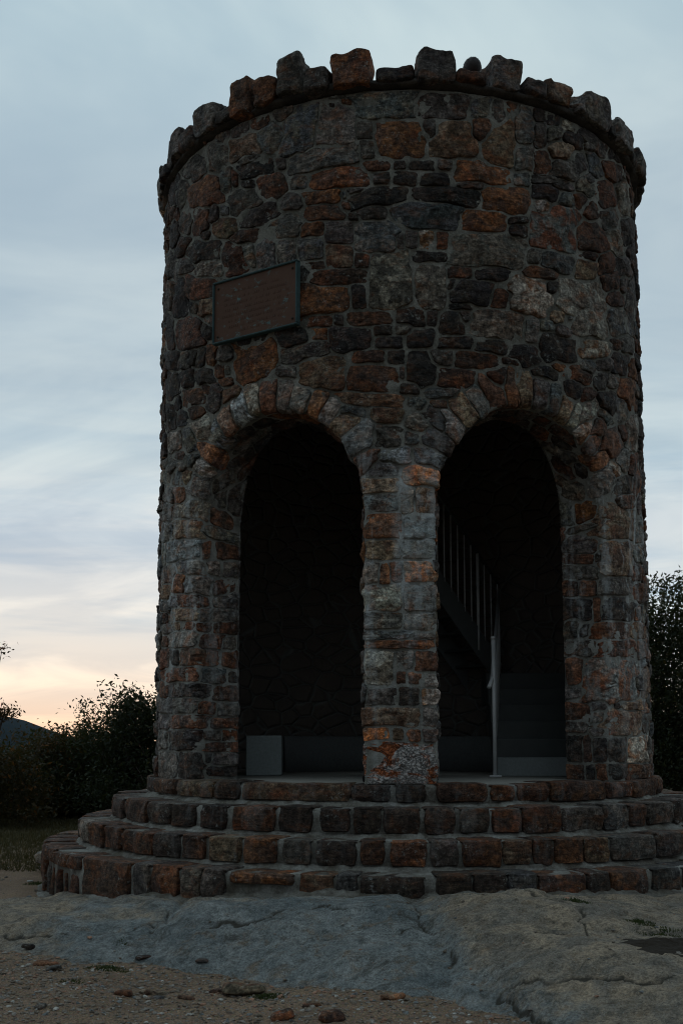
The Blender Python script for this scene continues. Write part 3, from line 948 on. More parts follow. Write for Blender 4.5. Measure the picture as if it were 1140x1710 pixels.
# courses that the photograph does not show (round the back, inside the reveals) follow the same manner
def fdist(c, Ai, P): 
    q = np.abs((P-c)@Ai.T); return (q[...,0]**5+q[...,1]**5)**.2
CEN = np.array([t[0] for t in STONES]); INV = [np.linalg.inv(t[1]) for t in STONES]
INVA = np.array(INV)
def covered(p, lim):
    d = p-CEN; q = np.abs(np.einsum('nij,nj->ni', INVA, d)); return ((q**5).sum(1)).min() < lim**5
z = Z0
nproc = 0; extra = []
while z < ZT-.05:
    hrow = random.uniform(.10,.21); hrow = min(hrow, ZT-z); s = -math.pi*R + random.uniform(0,.2)
    while s < math.pi*R-.03:
        wv = random.uniform(.12,.34)*(1.25 if abs(s) > 3.6 else .8); wv = min(wv, math.pi*R-s); p = np.array([s+wv/2, z+hrow/2+random.uniform(-.03,.03)])
        s += wv
        if arch_sd(p[0],p[1]) > T_WALL-.02: continue
        if covered(p, 1.5): continue
        a = random.uniform(-.12,.12)
        extra.append([p, np.array([[math.cos(a)*wv/2, math.sin(a)*wv/2],[-math.sin(a)*hrow/2, math.cos(a)*hrow/2]]).T, rnd_kind(), 'f' ])
    z += hrow
STONES += extra
CEN = np.array([t[0] for t in STONES]); INV = [np.linalg.inv(t[1]) for t in STONES]; INVA = np.array(INV)
SIZ = np.array([np.abs(t[1]).sum(1).max() for t in STONES])
NR = 36; ANG = np.arange(NR)*2*math.pi/NR; DIRS = np.stack([np.cos(ANG), np.sin(ANG)], -1)
RST = np.linspace(.02, 1.95, 96)
RINGS = [(1.0,-.060),(.988,-.002),(.955,.008),(.86,.013),(.70,.016),(.48,.018),(.24,.019)]
FAC = []
nr = len(RINGS)
for k in range(nr-1):
    for j in range(NR): FAC.append((k*NR+j, k*NR+(j+1)%NR, (k+1)*NR+(j+1)%NR, (k+1)*NR+j))
TRI = [((nr-1)*NR+j, (nr-1)*NR+(j+1)%NR, nr*NR) for j in range(NR)]
def stone_verts(i):
    c, A, kind, zone = STONES[i]
    near = np.where(np.hypot(*(CEN-c).T) < SIZ[i]+SIZ+.12)[0]; near = near[near != i]
    dirs = DIRS@A.T                                  # ray directions stretched to the stone's own shape
    ln = np.hypot(dirs[:,0], dirs[:,1])
    P = c + dirs[:,None,:]*RST[None,:,None]
    fs = fdist(c, INV[i], P)
    bad = fs > 1.62
    if len(near):
        fn = np.min([fdist(CEN[k], INV[k], P) for k in near], 0); bad |= fn < fs
    bad |= (P[...,1] < Z0-.01) | (P[...,1] > ZT)
    idx = np.where(bad.any(1), bad.argmax(1), len(RST)-1)
    rho = RST[np.maximum(idx-1, 0)]
    rho = .80*rho + .10*(np.roll(rho,1)+np.roll(rho,-1))
    gap = (.0115 if zone == 'p' else .0130)*random.uniform(.5,1.5)
    rho = np.maximum(rho - gap/np.maximum(ln,.02), .25)
    wob = RNG.standard_normal(NR); rho = rho*(1+.022*(wob+np.roll(wob,1)))
    prox = max(.4, min(1.6, np.sqrt(abs(np.linalg.det(A)))/.12))
    bulge = random.uniform(.35,.9)*prox; lift = random.uniform(.0,.024)
    planes = [(random.uniform(.012,.030)*prox, RNG.uniform(-.30,.30,2)) for _ in range(5)]
    if c[1] > 7.02: lift -= .022
    if zone == 'p': lift *= .6
    if zone == 'v': lift = random.uniform(.008,.020)
    tilt = RNG.uniform(-.07,.07,2)
    plq = abs(c[0]+rad(30.9)*R) < .58 and 4.98 < c[1] < 5.74
    if plq: bulge *= .3; lift = -.004; tilt *= .2
    S=[];H=[]
    for f,h in RINGS:
        p = c + dirs*(rho*f)[:,None]; S.append(p); 
        H.append(np.full(NR, h) if h < -.02 else np.minimum(h*bulge+lift+((p-c)@tilt), lift+np.min([a+(p-c)@q for a,q in planes],0)+(.0 if f<.95 else -.004)).clip(-.005 if f<.98 else -.012, None))
    S.append(c[None]); H.append(np.array([min(RINGS[-1][1]*bulge, min(a for a,q in planes))+lift]))
    S = np.concatenate(S); H = np.concatenate(H); S[:,1] = np.maximum(S[:,1], Z0-.008)
    base = wrap(S[:,0], S[:,1], 0*H)
    rough = .3 if plq else (1.5 if kind in 'lLwWm' else 1.0)
    o = i*1.37
    nz = .014*vnoise(base, 7., o) + .011*vnoise(base, 17., o) + .008*vnoise(base, 41., o)
    H = H + np.where(H > -.04, nz*rough, 0)
    if plq: H = np.minimum(H, .008)
    return wrap(S[:,0], S[:,1], H), c
shared_tri = [tuple(f) for f in FAC] + TRI
far_V=[];far_F=[];far_c=[];far_c2=[]; nv=0; nst=0
for i,(c,A,kind,zone) in enumerate(STONES):
    V, cc = stone_verts(i); ca, cb = pal(kind)
    if zone == 'v': ca = ca*1.6+.018; cb = cb*1.45+.012
    if zone == 'p' and kind not in 'LW': ca = ca*1.70+.014; cb = cb*1.6+.014
    th = math.degrees(c[0]/R); inside = arch_sd(c[0],c[1]) > .02
    if zone == 'f' and (abs(th) > 79 or (inside and (c[1] > ZS or abs(th) < 27.4))):
        far_V.append(V); far_F += [tuple(q+nv for q in f) for f in shared_tri]; far_c.append(np.tile(ca,(len(V),1))); far_c2.append(np.tile(cb,(len(V),1))); nv += len(V); continue
    ctr = V.mean(0)
    me = mesh('stone', V-ctr, shared_tri, M_QUARTZ if kind == 'W' else M_STONE, True, 34); set_col(me,'Col',ca); set_col(me,'Col2',cb)
    nm = 'voussoir' if zone == 'v' else ('pier_stone' if (zone == 'p' or c[1] < ZS) else 'stone')
    o = tpart(nm, me, ctr); nst += 1
    if kind == 'W': o['label'] = 'big white quartz boulder stained orange at the foot of the middle pier'
    elif kind == 'O' and c[1] > 3.3: o['label'] = 'bright orange block high on the middle pier'
fme = mesh('rubble', np.concatenate(far_V), far_F, M_STONE); set_col(fme,'Col',np.concatenate(far_c)); set_col(fme,'Col2',np.concatenate(far_c2))
tag(tpart('rubble', fme), kind='stuff')
print('tower stones', nst, 'joined', len(far_V))
# mortar bed: the wall itself, its reveals, its inner face
ns = 560; nz_ = 216
sa = np.linspace(-math.pi*R, math.pi*R, ns+1); za = np.linspace(Z0-.02, ZT, nz_+1)
SS, ZZ2 = np.meshgrid(sa, za)
hm = -.013 + .016*fbm2(SS*9, ZZ2*9, 4, .6)
Vm = wrap(SS.ravel(), ZZ2.ravel(), hm.ravel()); Fm = grid_faces(ns+1, nz_+1)
kk = (arch_sd(SS,ZZ2) < T_WALL+.004).reshape(-1)[Fm].any(1)
wall = tpart('wall', mesh_np('wall', Vm, Fm[kk], M_MORTAR))
RI = R - T_WALL
ns2 = 300; nz2 = 120
S2, Z2 = np.meshgrid(np.linspace(-math.pi*R, math.pi*R, ns2+1), np.linspace(Z0-.02, ZT+.04, nz2+1))
sd2 = arch_sd(S2, Z2); sg = np.where(S2>=0,1.,-1.); us = S2-sg*AC; uz = np.where(Z2<ZS,0,Z2-ZS); r2 = np.maximum(np.hypot(us,uz),1e-6)
ins = sd2 > 0
Sx = np.where(ins, sg*AC+us/r2*AH, S2); Zx = np.where(ins & (Z2>=ZS), ZS+uz/r2*AH, Z2); thx = Sx/R
rr_ = RI + .004 + np.where(ins, -.0, .03*fbm2(S2*4, Z2*4, 3))*np.where(sd2 > -.12, 0, 1)
Vi = np.stack([rr_*np.sin(thx), -rr_*np.cos(thx), Zx], -1).reshape(-1,3); Fi = grid_faces(ns2+1, nz2+1)
ki = (~(ins.reshape(-1)[Fi].all(1)))
tpart('inner_wall', mesh_np('inner_wall', Vi, Fi[ki][:, ::-1], M_LINING))
def ring_me(name, prof, mat, n=180, closed=True, wob=0., t0=0, t1=2*math.pi):
    """profile of (r,z) swept round the axis"""
    full = abs(t1-t0-2*math.pi) < 1e-6
    T = np.linspace(t0, t1, n+1)[: n if full else n+1]; m_ = len(prof); V=[]; F=[]
    for i,t in enumerate(T):
        for j,(r,z) in enumerate(prof):
            w = wob*(mnoise.noise((math.sin(t)*r*5, math.cos(t)*r*5, z*5+j))+.5*mnoise.noise((math.sin(t)*r*17, math.cos(t)*r*17, z*17+j))) if wob else 0
            V.append(((r+w)*math.sin(t), -(r+w)*math.cos(t), z+w*.6))
    nn = len(T)
    for i in range(nn if full else nn-1):
        k = (i+1)%nn
        for j in range(m_-1 + (1 if closed else 0)):
            j2 = (j+1)%m_
            F.append((i*m_+j, k*m_+j, k*m_+j2, i*m_+j2))
    if closed and not full:
        F.append(tuple(range(m_-1,-1,-1))); F.append(tuple((nn-1)*m_+j for j in range(m_)))
    return mesh(name, V, F, mat)
tpart('floor', ring_me('floor', [(.01,.93),(2.46,.93),(2.46,.998),(.01,.998)], M_FLOOR, 96))
tpart('deck', ring_me('deck', [(.01,6.30),(RI+.03,6.30),(RI+.03,6.48),(.01,6.48)], M_CONC, 96))
tpart('wall_cap', ring_me('wall_cap', [(RI-.02,7.16),(R-.05,7.16),(R-.04,7.20),(R-.04,7.25),(RI-.02,7.25)], M_MORTAR, 160, True, .02))
def rough_block(w, d, h, n=7, p=7., amp=.02, seed=0., taper=0.):
    """a quarry-faced block: rounded box with broken faces, base at z=0"""
    V=[];F=[];idx={}
    lin=[-1+2*i/n for i in range(n+1)]
    for ax in range(3):
        for sgn in (-1,1):
            for i in range(n):
                for j in range(n):
                    q=[]
                    for (a,b) in ((i,j),(i+1,j),(i+1,j+1),(i,j+1)):
                        c=[0,0,0]; c[ax]=sgn; c[(ax+1)%3]=lin[a]; c[(ax+2)%3]=lin[b]; key=tuple(round(t,4) for t in c)
                        if key not in idx: idx[key]=len(V); V.append(c)
                        q.append(idx[key])
                    F.append(q if sgn>0 else q[::-1])
    out=[]
    for c in V:
        m_=(sum(abs(t)**p for t in c))**(1/p); u=[t/m_ for t in c]
        x=u[0]*w/2*(1-taper*u[2]); y=u[1]*d/2*(1-taper*u[2]); z=(u[2]+1)*h/2
        nz=Vector((mnoise.noise((x*6+seed,y*6,z*6)),mnoise.noise((x*6,y*6+seed,z*6+5)),mnoise.noise((x*6+9,y*6,z*6+seed))))
        n2=Vector((mnoise.noise((x*19+seed,y*19,z*19)),mnoise.noise((x*19,y*19+seed,z*19+5)),mnoise.noise((x*19+9,y*19,z*19+seed))))
        out.append(Vector((x,y,z))+nz*amp*1.7+n2*amp*.7)
    return out,F
def ring_block(name, t0, t1, r_out, depth, z0, z1, kind, amp=.02, p=6., taper=0., parent=None, matr=None, n=7):
    tm=(t0+t1)/2; w=(t1-t0)*(r_out-depth*.3); V,F=rough_block(w, depth, z1-z0, n, p, amp, random.uniform(0,99), taper)
    me=mesh(name,V,F,matr or M_STONE,True,34); ca,cb=pal(kind); set_col(me,'Col',ca); set_col(me,'Col2',cb)
    o=tpart(name,me,((r_out-depth/2)*math.sin(tm), -(r_out-depth/2)*math.cos(tm), z0)) if parent is None else new_obj(name,me,parent,((r_out-depth/2)*math.sin(tm), -(r_out-depth/2)*math.cos(tm), z0))
    o.rotation_euler=(random.uniform(-.03,.03),random.uniform(-.03,.03),tm)
    return o
# thin projecting lip under the crown, near-black to paint in the shadow there
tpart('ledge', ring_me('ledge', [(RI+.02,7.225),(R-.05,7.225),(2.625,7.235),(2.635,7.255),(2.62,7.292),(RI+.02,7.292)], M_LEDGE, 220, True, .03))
COPING = [(-78.5, -71.0, 7.50, 'k'), (-70.5, -64.5, 7.36, 'k'), (-64.0, -56.0, 7.56, 'd'), (-55.6, -49.3, 7.44, 'd'), (-48.5, -40.7, 7.51, 'g'), (-40.9, -35.3, 7.38, 'k'), (-36.5, -30.8, 7.56, 'o'), (-30.6, -24.8, 7.49, 'r'), (-24.5, -18.9, 7.62, 'd'), (-18.8, -13.1, 7.44, 'd'), (-12.9, -4.9, 7.54, 'o'), (-4.4, 3.6, 7.39, 'k'), (3.8, 11.5, 7.52, 'd'), (11.5, 17.8, 7.36, 'r'), (18.9, 25.8, 7.55, 'g'), (26.1, 31.6, 7.42, 'd'), (31.7, 38.4, 7.49, 't'), (38.7, 42.1, 7.34, 'd'), (42.2, 50.8, 7.53, 'g'), (51.1, 53.8, 7.34, 'k'), (54.1, 62.2, 7.49, 'g'), (63.0, 68.5, 7.36, 'k'), (69.0, 78.2, 7.50, 'd')]
for (a,b,zt,kind) in COPING:
    tall = zt > 7.46
    ring_block('coping_stone', rad(a+.2), rad(b-.2), 2.685+random.uniform(-.02,.025), random.uniform(.26,.34), 7.255+random.uniform(-.03,.012), zt+.012, kind, .020 if tall else .016, 11. if tall else 6., random.uniform(-.05,.02) if tall else .03, n=10)
t=78.6
k=0
while t < 281:
    dt=random.uniform(5.5,8.5); tall=k%2
    ring_block('coping_stone', rad(t+.3), rad(t+dt-.3), 2.69, .32, 7.268, (7.52 if tall else 7.40)+random.uniform(-.04,.05), rnd_kind(), .024, 6.)
    t+=dt; k+=1

# ------------------------------------------------------------------ the steps round its foot
plinth = empty('stone_steps', (0,0,0))
tag(plinth, 'four rings of rough stone block steps circling the foot of the tower', 'steps')
STEP_DATA = {'A':[(-77.1,-64.9,'k'),(-64.4,-52.6,'r'),(-51.3,-39.0,'t'),(-38.6,-32.2,'k'),(-31.8,-9.1,'t'),(-9.1,-1.9,'k'),(-1.1,4.5,'k'),(6.3,16.0,'r'),(16.3,21.3,'r'),(21.8,28.2,'r'),(28.3,43.0,'r'),(43.4,52.3,'r'),(52.8,68.4,'r')],
'B':[(-71.6,-60.9,'k'),(-60.0,-49.9,'r'),(-49.4,-42.4,'d'),(-42.1,-36.0,'k'),(-34.7,-29.2,'k'),(-28.1,-20.2,'r'),(-19.7,-14.0,'k'),(-12.6,-7.9,'k'),(-7.3,-3.1,'k'),(-2.8,2.8,'k'),(3.6,8.3,'k'),(9.0,13.7,'d'),(14.0,18.8,'r'),(19.0,25.9,'r'),(26.1,34.1,'d'),(34.3,40.0,'b'),(40.2,44.9,'r'),(45.5,53.6,'d')],
'C':[(-72.3,-61.9,'l'),(-61.5,-54.2,'r'),(-53.8,-47.5,'r'),(-47.2,-39.0,'r'),(-38.7,-33.4,'d'),(-32.9,-28.6,'r'),(-28.0,-22.7,'t'),(-22.1,-17.2,'o'),(-16.3,-12.2,'d'),(-11.6,-6.1,'k'),(-5.6,-2.4,'r'),(-1.5,3.4,'o'),(3.8,7.6,'d'),(8.1,13.5,'r'),(13.7,17.7,'t'),(17.9,21.0,'r'),(21.2,25.6,'o'),(25.7,29.9,'t'),(30.3,38.9,'g'),(39.2,45.7,'d')],
'D':[(-66.3,-60.6,'r'),(-60.0,-53.7,'r'),(-53.1,-49.2,'r'),(-48.3,-37.1,'r'),(-36.5,-33.5,'g'),(-33.3,-28.6,'r'),(-28.1,-25.1,'d'),(-24.9,-21.7,'d'),(-21.1,-12.8,'o'),(-12.1,-7.9,'t'),(-7.5,-5.2,'r'),(-4.9,2.7,'r'),(4.0,8.2,'r'),(8.3,12.3,'k'),(12.4,16.0,'r'),(16.2,22.3,'r'),(22.6,25.7,'d'),(25.8,31.6,'k'),(32.3,37.0,'k')]}
RINGSPEC = {'A':(2.658,1.0,.823,.40),'B':(3.008,.823,.597,.40),'C':(3.326,.597,.373,.40),'D':(3.66,.373,-.16,.42)}
def step_stone(t0,t1,Ro,zt,zb,depth,seed,top_only=False):
    prof=[(-.05,zb),(-.004,zb+.012),(.006,zb+(zt-zb)*.35),(.006,zb+(zt-zb)*.68),(.0,zt-.024),(-.006,zt-.007),(-.022,zt),(-.10,zt+.002),(-depth*.7,zt),(-depth,zt-.008),(-depth,zt-.06)]
    us=[0,.025,.09,.22,.36,.5,.64,.78,.91,.975,1]; w=(t1-t0)*Ro; V=[];F=[]; zm=(zt+zb)/2
    b=random.uniform(.0,.022); tl=random.uniform(-.02,.02)
    for i,u in enumerate(us):
        e=min(u,1-u)*w; end = 1 if i in (0,len(us)-1) else 0
        rnd=max(0,1-e/.032)
        for j,(dr,z) in enumerate(prof):
            face = 1 if j<6 else 0
            zz = z + (.016*rnd**2 if z<zm else -.010*rnd**2)
            r = Ro+dr + b*face*(1-rnd) - .016*rnd**2*face - (.05*end) + tl*(u-.5)
            if end: zz = zm+(zz-zm)*.86
            t = t0+(t1-t0)*u
            # corners of the face are rounded off
            ctr=1-abs(zz-zm)/max((zt-zb)/2,.02)
            if face: t += (0.010 if u<.5 else -.010)*(1-ctr)*rnd/Ro*2
            x,y=r*math.sin(t),-r*math.cos(t)
            n1=mnoise.noise((x*7+seed,y*7,zz*7)); n2=mnoise.noise((x*20,y*20+seed,zz*20)); n3_=mnoise.noise((x*5,y*5,zz*5+seed))
            k=.022*n1+.017*n2
            r2=r+k*(1.2 if face else .2); zz2=zz+(.009*n1+.006*n2+.008*n3_ if not face else .012*n3_)
            t2=t+.012*n3_/Ro
            V.append((r2*math.sin(t2),-r2*math.cos(t2),zz2))
    m_=len(prof)
    for i in range(len(us)-1):
        for j in range(m_-1): F.append((i*m_+j,(i+1)*m_+j,(i+1)*m_+j+1,i*m_+j+1))
    F.append(tuple(range(m_-1,-1,-1))); F.append(tuple((len(us)-1)*m_+j for j in range(m_)))
    return V,F
order=['A','B','C','D']
for k in order:
    Ro,zt,zb,dep = RINGSPEC[k]
    inner = Ro-.62
    step = new_obj('step', ring_me('step', [(inner,zb-.12),(Ro-.032,zb-.12),(Ro-.030,zt-.035),(Ro-.055,zt-.012),(inner,zt-.010)], M_STEPMORTAR, 260, True, .010), plinth)
    segs = list(STEP_DATA[k]); segs.sort()
    # complete the ring with blocks of the same manner
    t=max(s[1] for s in segs)+.5; end=360+min(s[0] for s in segs)-.5
    while t < end-2:
        dt=min(random.uniform(.18,.42)/Ro*57.3, end-t); segs.append((t+.3,t+dt-.3,random.choice('rrkdrto'))); t+=dt
    for (a,b_,kind) in segs:
        zb2 = zb+.012+random.uniform(0,.018)
        if k=='D': zb2 = max(-.16, float(rock_top(np.array(Ro*math.sin(rad((a+b_)/2)))))-.06)
        if k=='D' and kind=='o': zb2 = zt-.10
        lowrow = k=='D' and (a+b_)/2 < -47
        if lowrow:
            zb_low = zb2; zb2 = zt-.135
            t_=a
            while t_ < b_-1.0:
                dt_=min(random.uniform(2.2,5.0), b_-t_); V,F = step_stone(rad(t_+.15),rad(t_+dt_-.25),Ro-.02,zt-.165+random.uniform(-.02,.01),zb_low,.25,random.uniform(0,99))
                ctr=np.mean(np.array(V),0); me=mesh('step_stone',[np.array(v)-ctr for v in V],F,M_STONE,True,27); ca,cb=pal(random.choice('rrkdg')); set_col(me,'Col',ca*.85); set_col(me,'Col2',cb*.85); new_obj('step_stone',me,step,ctr); t_+=dt_
        if k=='D' and -8 < (a+b_)/2 < 70: kind = random.choice('krkB')
        V,F = step_stone(rad(a-.16),rad(b_+.16),Ro,zt+random.uniform(-.016,.010),zb2,dep*random.uniform(.80,.98),random.uniform(0,99))
        ctr=np.mean(np.array(V),0); me=mesh('step_stone',[np.array(v)-ctr for v in V],F,M_STONE,True,27)
        ca,cb=pal(kind); ca=ca*.82+np.array([.014,.005,0]); cb=cb*.85+np.array([.010,.003,0]); set_col(me,'Col',ca); set_col(me,'Col2',cb)
        new_obj('step_stone',me,step,ctr)
    # sloped lime fillet where the riser above meets this tread
    if k!='A':
        Ru=RINGSPEC[order[order.index(k)-1]][0]
        V=[];F=[];n=420
        for i in range(n):
            t=2*math.pi*i/n; x,y=math.sin(t)*Ru,-math.cos(t)*Ru
            q=.5+.5*mnoise.noise((x*2.3,y*2.3,zt*9)); q2=.5+.5*mnoise.noise((x*7,y*7,zt*9)); hgt=.004+.048*q*q2*1.5; wid=.008+.036*q
            for (r,z) in ((Ru-.05,zt+hgt+.01),(Ru-.004,zt+hgt),(Ru+wid*.35,zt+hgt*.42),(Ru+wid,zt+.003),(Ru+wid+.03,zt-.03)):
                w=.006*mnoise.noise((x*15,y*15,r*30)); V.append(((r+w)*math.sin(t),-(r+w)*math.cos(t),z+w*.7))
        for i in range(n):
            for j in range(4): F.append((i*5+j,((i+1)%n)*5+j,((i+1)%n)*5+j+1,i*5+j+1))
        new_obj('mortar_fillet', mesh('mortar_fillet',V,[f[::-1] for f in F],M_STEPMORTAR), step)
# lime apron under the lowest course
V=[];F=[];n=260
for i in range(n):
    t=rad(-95)+rad(190)*i/(n-1); x=math.sin(t)*3.64; y=-math.cos(t)*3.64; g=float(surf_z(math.sin(t)*3.78,-math.cos(t)*3.78))
    q=.5+.5*mnoise.noise((x*2.1,y*2.1,4)); q2=max(0,.5+.9*mnoise.noise((x*.9,y*.9,8)))
    hgt=.01+.07*q*q2; wid=.03+.10*q*q2
    for (r,z) in ((3.60,g+hgt+.01),(3.655,g+hgt),(3.66+wid*.4,g+hgt*.4),(3.66+wid,g+.002),(3.68+wid,g-.05)):
        w=.008*mnoise.noise((x*14,y*14,r*30)); V.append(((r+w)*math.sin(t),-(r+w)*math.cos(t),z+w))
for i in range(n-1):
    for j in range(4): F.append((i*5+j,(i+1)*5+j,(i+1)*5+j+1,i*5+j+1))
new_obj('mortar_apron', mesh('mortar_apron',V,[f[::-1] for f in F],M_STEPMORTAR), plinth)

# ------------------------------------------------------------------ bronze tablet
pth=rad(-30.15); PR=2.612
plq=empty('bronze_plaque', (PR*math.sin(pth),-PR*math.cos(pth),5.355)); plq.rotation_euler=(0,0,pth)
tag(plq,'dark bronze tablet with green edges fixed to the tower above the arch','plaque')
new_obj('plate', bevel_box('plate',-.475,.475,-.012,.02,-.287,.287,M_BRONZE,.004), plq)
def frame_me():
    bm=bmesh.new(); W2,H2=.488,.302; w=.017
    for (x0,x1,z0,z1) in ((-W2,W2,H2-w,H2),(-W2,W2,-H2,-H2+w),(-W2,-W2+w,-H2+w+.0005,H2-w-.0005),(W2-w,W2,-H2+w+.0005,H2-w-.0005)):
        V,F=box(x0,x1,-.030,.03,z0,z1); vv=[bm.verts.new(v) for v in V]
        for f in F: bm.faces.new([vv[i] for i in f])
    bmesh.ops.bevel(bm,geom=bm.edges[:],offset=.005,segments=2,affect='EDGES')
    me=bpy.data.meshes.new('frame'); bm.to_mesh(me); bm.free(); me.materials.append(M_PATINA); return me
new_obj('frame', frame_me(), plq)
for bx_,bz in ((-.43,.235),(.43,.235),(-.43,-.235),(.43,-.235)):
    V,F=rough_block(.022,.012,.022,4,2.2,.0005); o=new_obj('bolt',mesh('bolt',V,F,M_BARK),plq,(bx_,-.016,bz-.011))
# worn raised lettering, too worn to read: low ridges in lines
bm=bmesh.new(); rl=random.Random(3)
for li,(zz,half) in enumerate(((.17,.26),(.11,.36),(.055,.38),(.0,.37),(-.055,.38),(-.11,.34),(-.165,.30),(-.215,.16))):
    x=-half
    while x<half:
        w=rl.uniform(.010,.018)
        if rl.random()>.30:
            V,F=box(x,x+w,-.0140,-.008,zz-.011,zz+.011); vv=[bm.verts.new(v) for v in V]
            for f in F: bm.faces.new([vv[i] for i in f])
        x+=w+.008
me=bpy.data.meshes.new('worn_relief'); bm.to_mesh(me); bm.free(); me.materials.append(M_BRONZE); tag(new_obj('worn_relief',me,plq),kind='stuff')

# ------------------------------------------------------------------ inside: bench, block, stair
b=new_obj('wall_bench', ring_me('wall_bench',[(1.62,1.0),(1.64,1.40),(1.66,1.415),(RI+.01,1.415),(RI+.01,1.0)],M_CONC,90,True,0.,rad(118),rad(236)))
tag(b,'low dark concrete bench curving along the back wall inside the tower','bench')
b=new_obj('concrete_block', bevel_box('concrete_block',-.185,.185,-.2,.2,0,.415,M_BLOCK,.012,3), None, (-1.44,-.22,.999)); b.rotation_euler=(0,0,rad(4))
tag(b,'pale concrete block on the floor just inside the left arch','block')
stair=empty('staircase',(1.34,-.5,1.0)); tag(stair,'concrete and steel staircase climbing inside the right arch','staircase')
def sp(name,me,parent=stair):
    o=new_obj(name,me,parent); 
    if parent is stair: o.matrix_parent_inverse=Matrix.Translation((-1.34,.5,-1.0))
    return o
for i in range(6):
    y0=-.5+.27*i; sp('stair_step', bevel_box('stair_step',.985,1.99-.03*max(0,i-3),y0,y0+.27+(.5 if i==5 else 0),.999 if i==0 else 1.0+.19*i-.17,1.0+.19*(i+1),M_STAIR if i==0 else M_STEEL_SHADE,.010))  # steps above the first are darker: shade up the flight put into their colour
sp('landing', bevel_box('landing',.99,1.62,.86,1.40,2.06,2.132,M_STEEL_SHADE,.01))
A=Vector((1.20,1.42,1.98)); B=Vector((.09,.62,3.48)); dAB=B-A; hor=Vector((dAB.x,dAB.y,0)).normalized(); side=Vector((-hor.y,hor.x,0))
def plate(a,b,th,wd,off):
    up=Vector((0,0,1)); s_=side*(th/2); V=[]
    for p in (a,b):
        for (u,v) in ((-1,0),(1,0),(1,1),(-1,1)): V.append(p+side*off+s_*u+up*(v*wd))
    return V,[(0,1,2,3),(7,6,5,4),(0,4,5,1),(1,5,6,2),(2,6,7,3),(3,7,4,0)]
for off in (.0,-.62):
    V,F=plate(A,B,.014,.36,off); sp('stringer', mesh('stringer',V,F,M_PLATE,False))
for i in range(8):
    t=(i+.5)/8; p=A.lerp(B,t)+Vector((0,0,.18)); V=[]
    for zz in (0,.03):
        for (u,v) in ((-.115,-.012),(.115,-.012),(.115,-.608),(-.115,-.608)): V.append(p+hor*u+side*v+Vector((0,0,zz)))
    sp('tread', mesh('tread',V,[(3,2,1,0),(4,5,6,7),(0,1,5,4),(1,2,6,5),(2,3,7,6),(3,0,4,7)],M_STEEL_SHADE,False))
nb=14
for i in range(nb):
    t=.02+i/(nb-1)*.96; p=A.lerp(B,t)+Vector((0,0,.34)); big = i in (3,13)
    sp('baluster', tube_me('baluster',[p-Vector((0,0,.25 if big else .02)),p+Vector((0,0,.92))],.019 if big else .0085,M_STEEL,8))
sp('handrail', tube_me('handrail',[A+Vector((0,0,1.26)),B+Vector((0,0,1.26))],.018,M_STEEL_SHADE,10))
sp('landing', bevel_box('landing',-.40,.13,.30,1.95,3.46,3.54,M_STEEL_SHADE,.006))
for xx in (-.30,.02): sp('ladder_rail', tube_me('ladder_rail',[(xx,.55,3.60),(xx,.35,6.30)],.022,M_STEEL,8))
for i in range(9): sp('rung', tube_me('rung',[(-.30,.53-.0222*i,3.87+.28*i),(.02,.53-.0222*i,3.87+.28*i)],.013,M_STEEL,6))
# rail of the lower flight
newel=Vector((.955,-.56,1.0)); topn=Vector((1.165,1.0,2.14))
sp('newel_post', tube_me('newel_post',[newel,newel+Vector((0,0,1.40))],.021,M_STEEL,12))
sp('post_cap', tube_me('post_cap',[newel+Vector((0,0,1.40)),newel+Vector((0,0,1.43))],[.028,.026],M_STEEL,12))
bpl=sp('base_plate', bevel_box('base_plate',newel.x-.06,newel.x+.06,newel.y-.06,newel.y+.06,.9985,1.012,M_STEEL,.003))
sp('handrail', tube_me('handrail',[newel+Vector((-.06,-.14,.90)),newel+Vector((-.02,-.02,.98)),topn+Vector((0,0,.98))],.021,M_STEEL,10))
sp('lower_rail', tube_me('lower_rail',[newel+Vector((0,.05,.22)),topn+Vector((0,0,.12))],.014,M_STEEL,8))
for i in range(1,12):
    p=newel.lerp(topn,i/12); sp('baluster', tube_me('baluster',[p+Vector((0,0,.18)),p+Vector((0,0,1.0))],.0085,M_STEEL,8))

# ------------------------------------------------------------------ the visitor on the deck
def skin_mesh(name, nodes, edges, mat, root=0, sub=2):
    me=bpy.data.meshes.new(name); me.from_pydata([n[0] for n in nodes],edges,[]); me.update()
    o=new_obj(name,me); sk=o.modifiers.new('skin','SKIN'); ss=o.modifiers.new('sub','SUBSURF'); ss.levels=sub; ss.render_levels=sub
    sv=me.skin_vertices[0].data
    for i,n in enumerate(nodes): sv[i].radius=(n[1],n[2] if len(n)>2 else n[1])
    sv[root].use_root=True
    dg=bpy.context.evaluated_depsgraph_get(); m2=bpy.data.meshes.new_from_object(o.evaluated_get(dg)); bpy.data.objects.remove(o)
    m2.name=name; m2.materials.clear(); m2.materials.append(mat); m2.polygons.foreach_set('use_smooth',[True]*len(m2.polygons)); return m2
PZ=6.48; PX,PY=.766,-1.45; HS=1.70
person=empty('person',(PX,PY,PZ)); tag(person,'person on the tower top, only dark brown hair showing above the parapet','person'); person.rotation_euler=(0,0,rad(205)); person.scale=(.93,.93,1.022)
bn=[((0,0,.90),.14,.10),((0,0,1.08),.13,.09),((0,0,1.28),.15,.10),((0,0,1.42),.075,.065),((0,-.01,1.50),.055),((0,-.02,1.58),.082,.095),((0,-.015,1.655),.066,.075)]
ed=[(0,1),(1,2),(2,3),(3,4),(4,5),(5,6)]
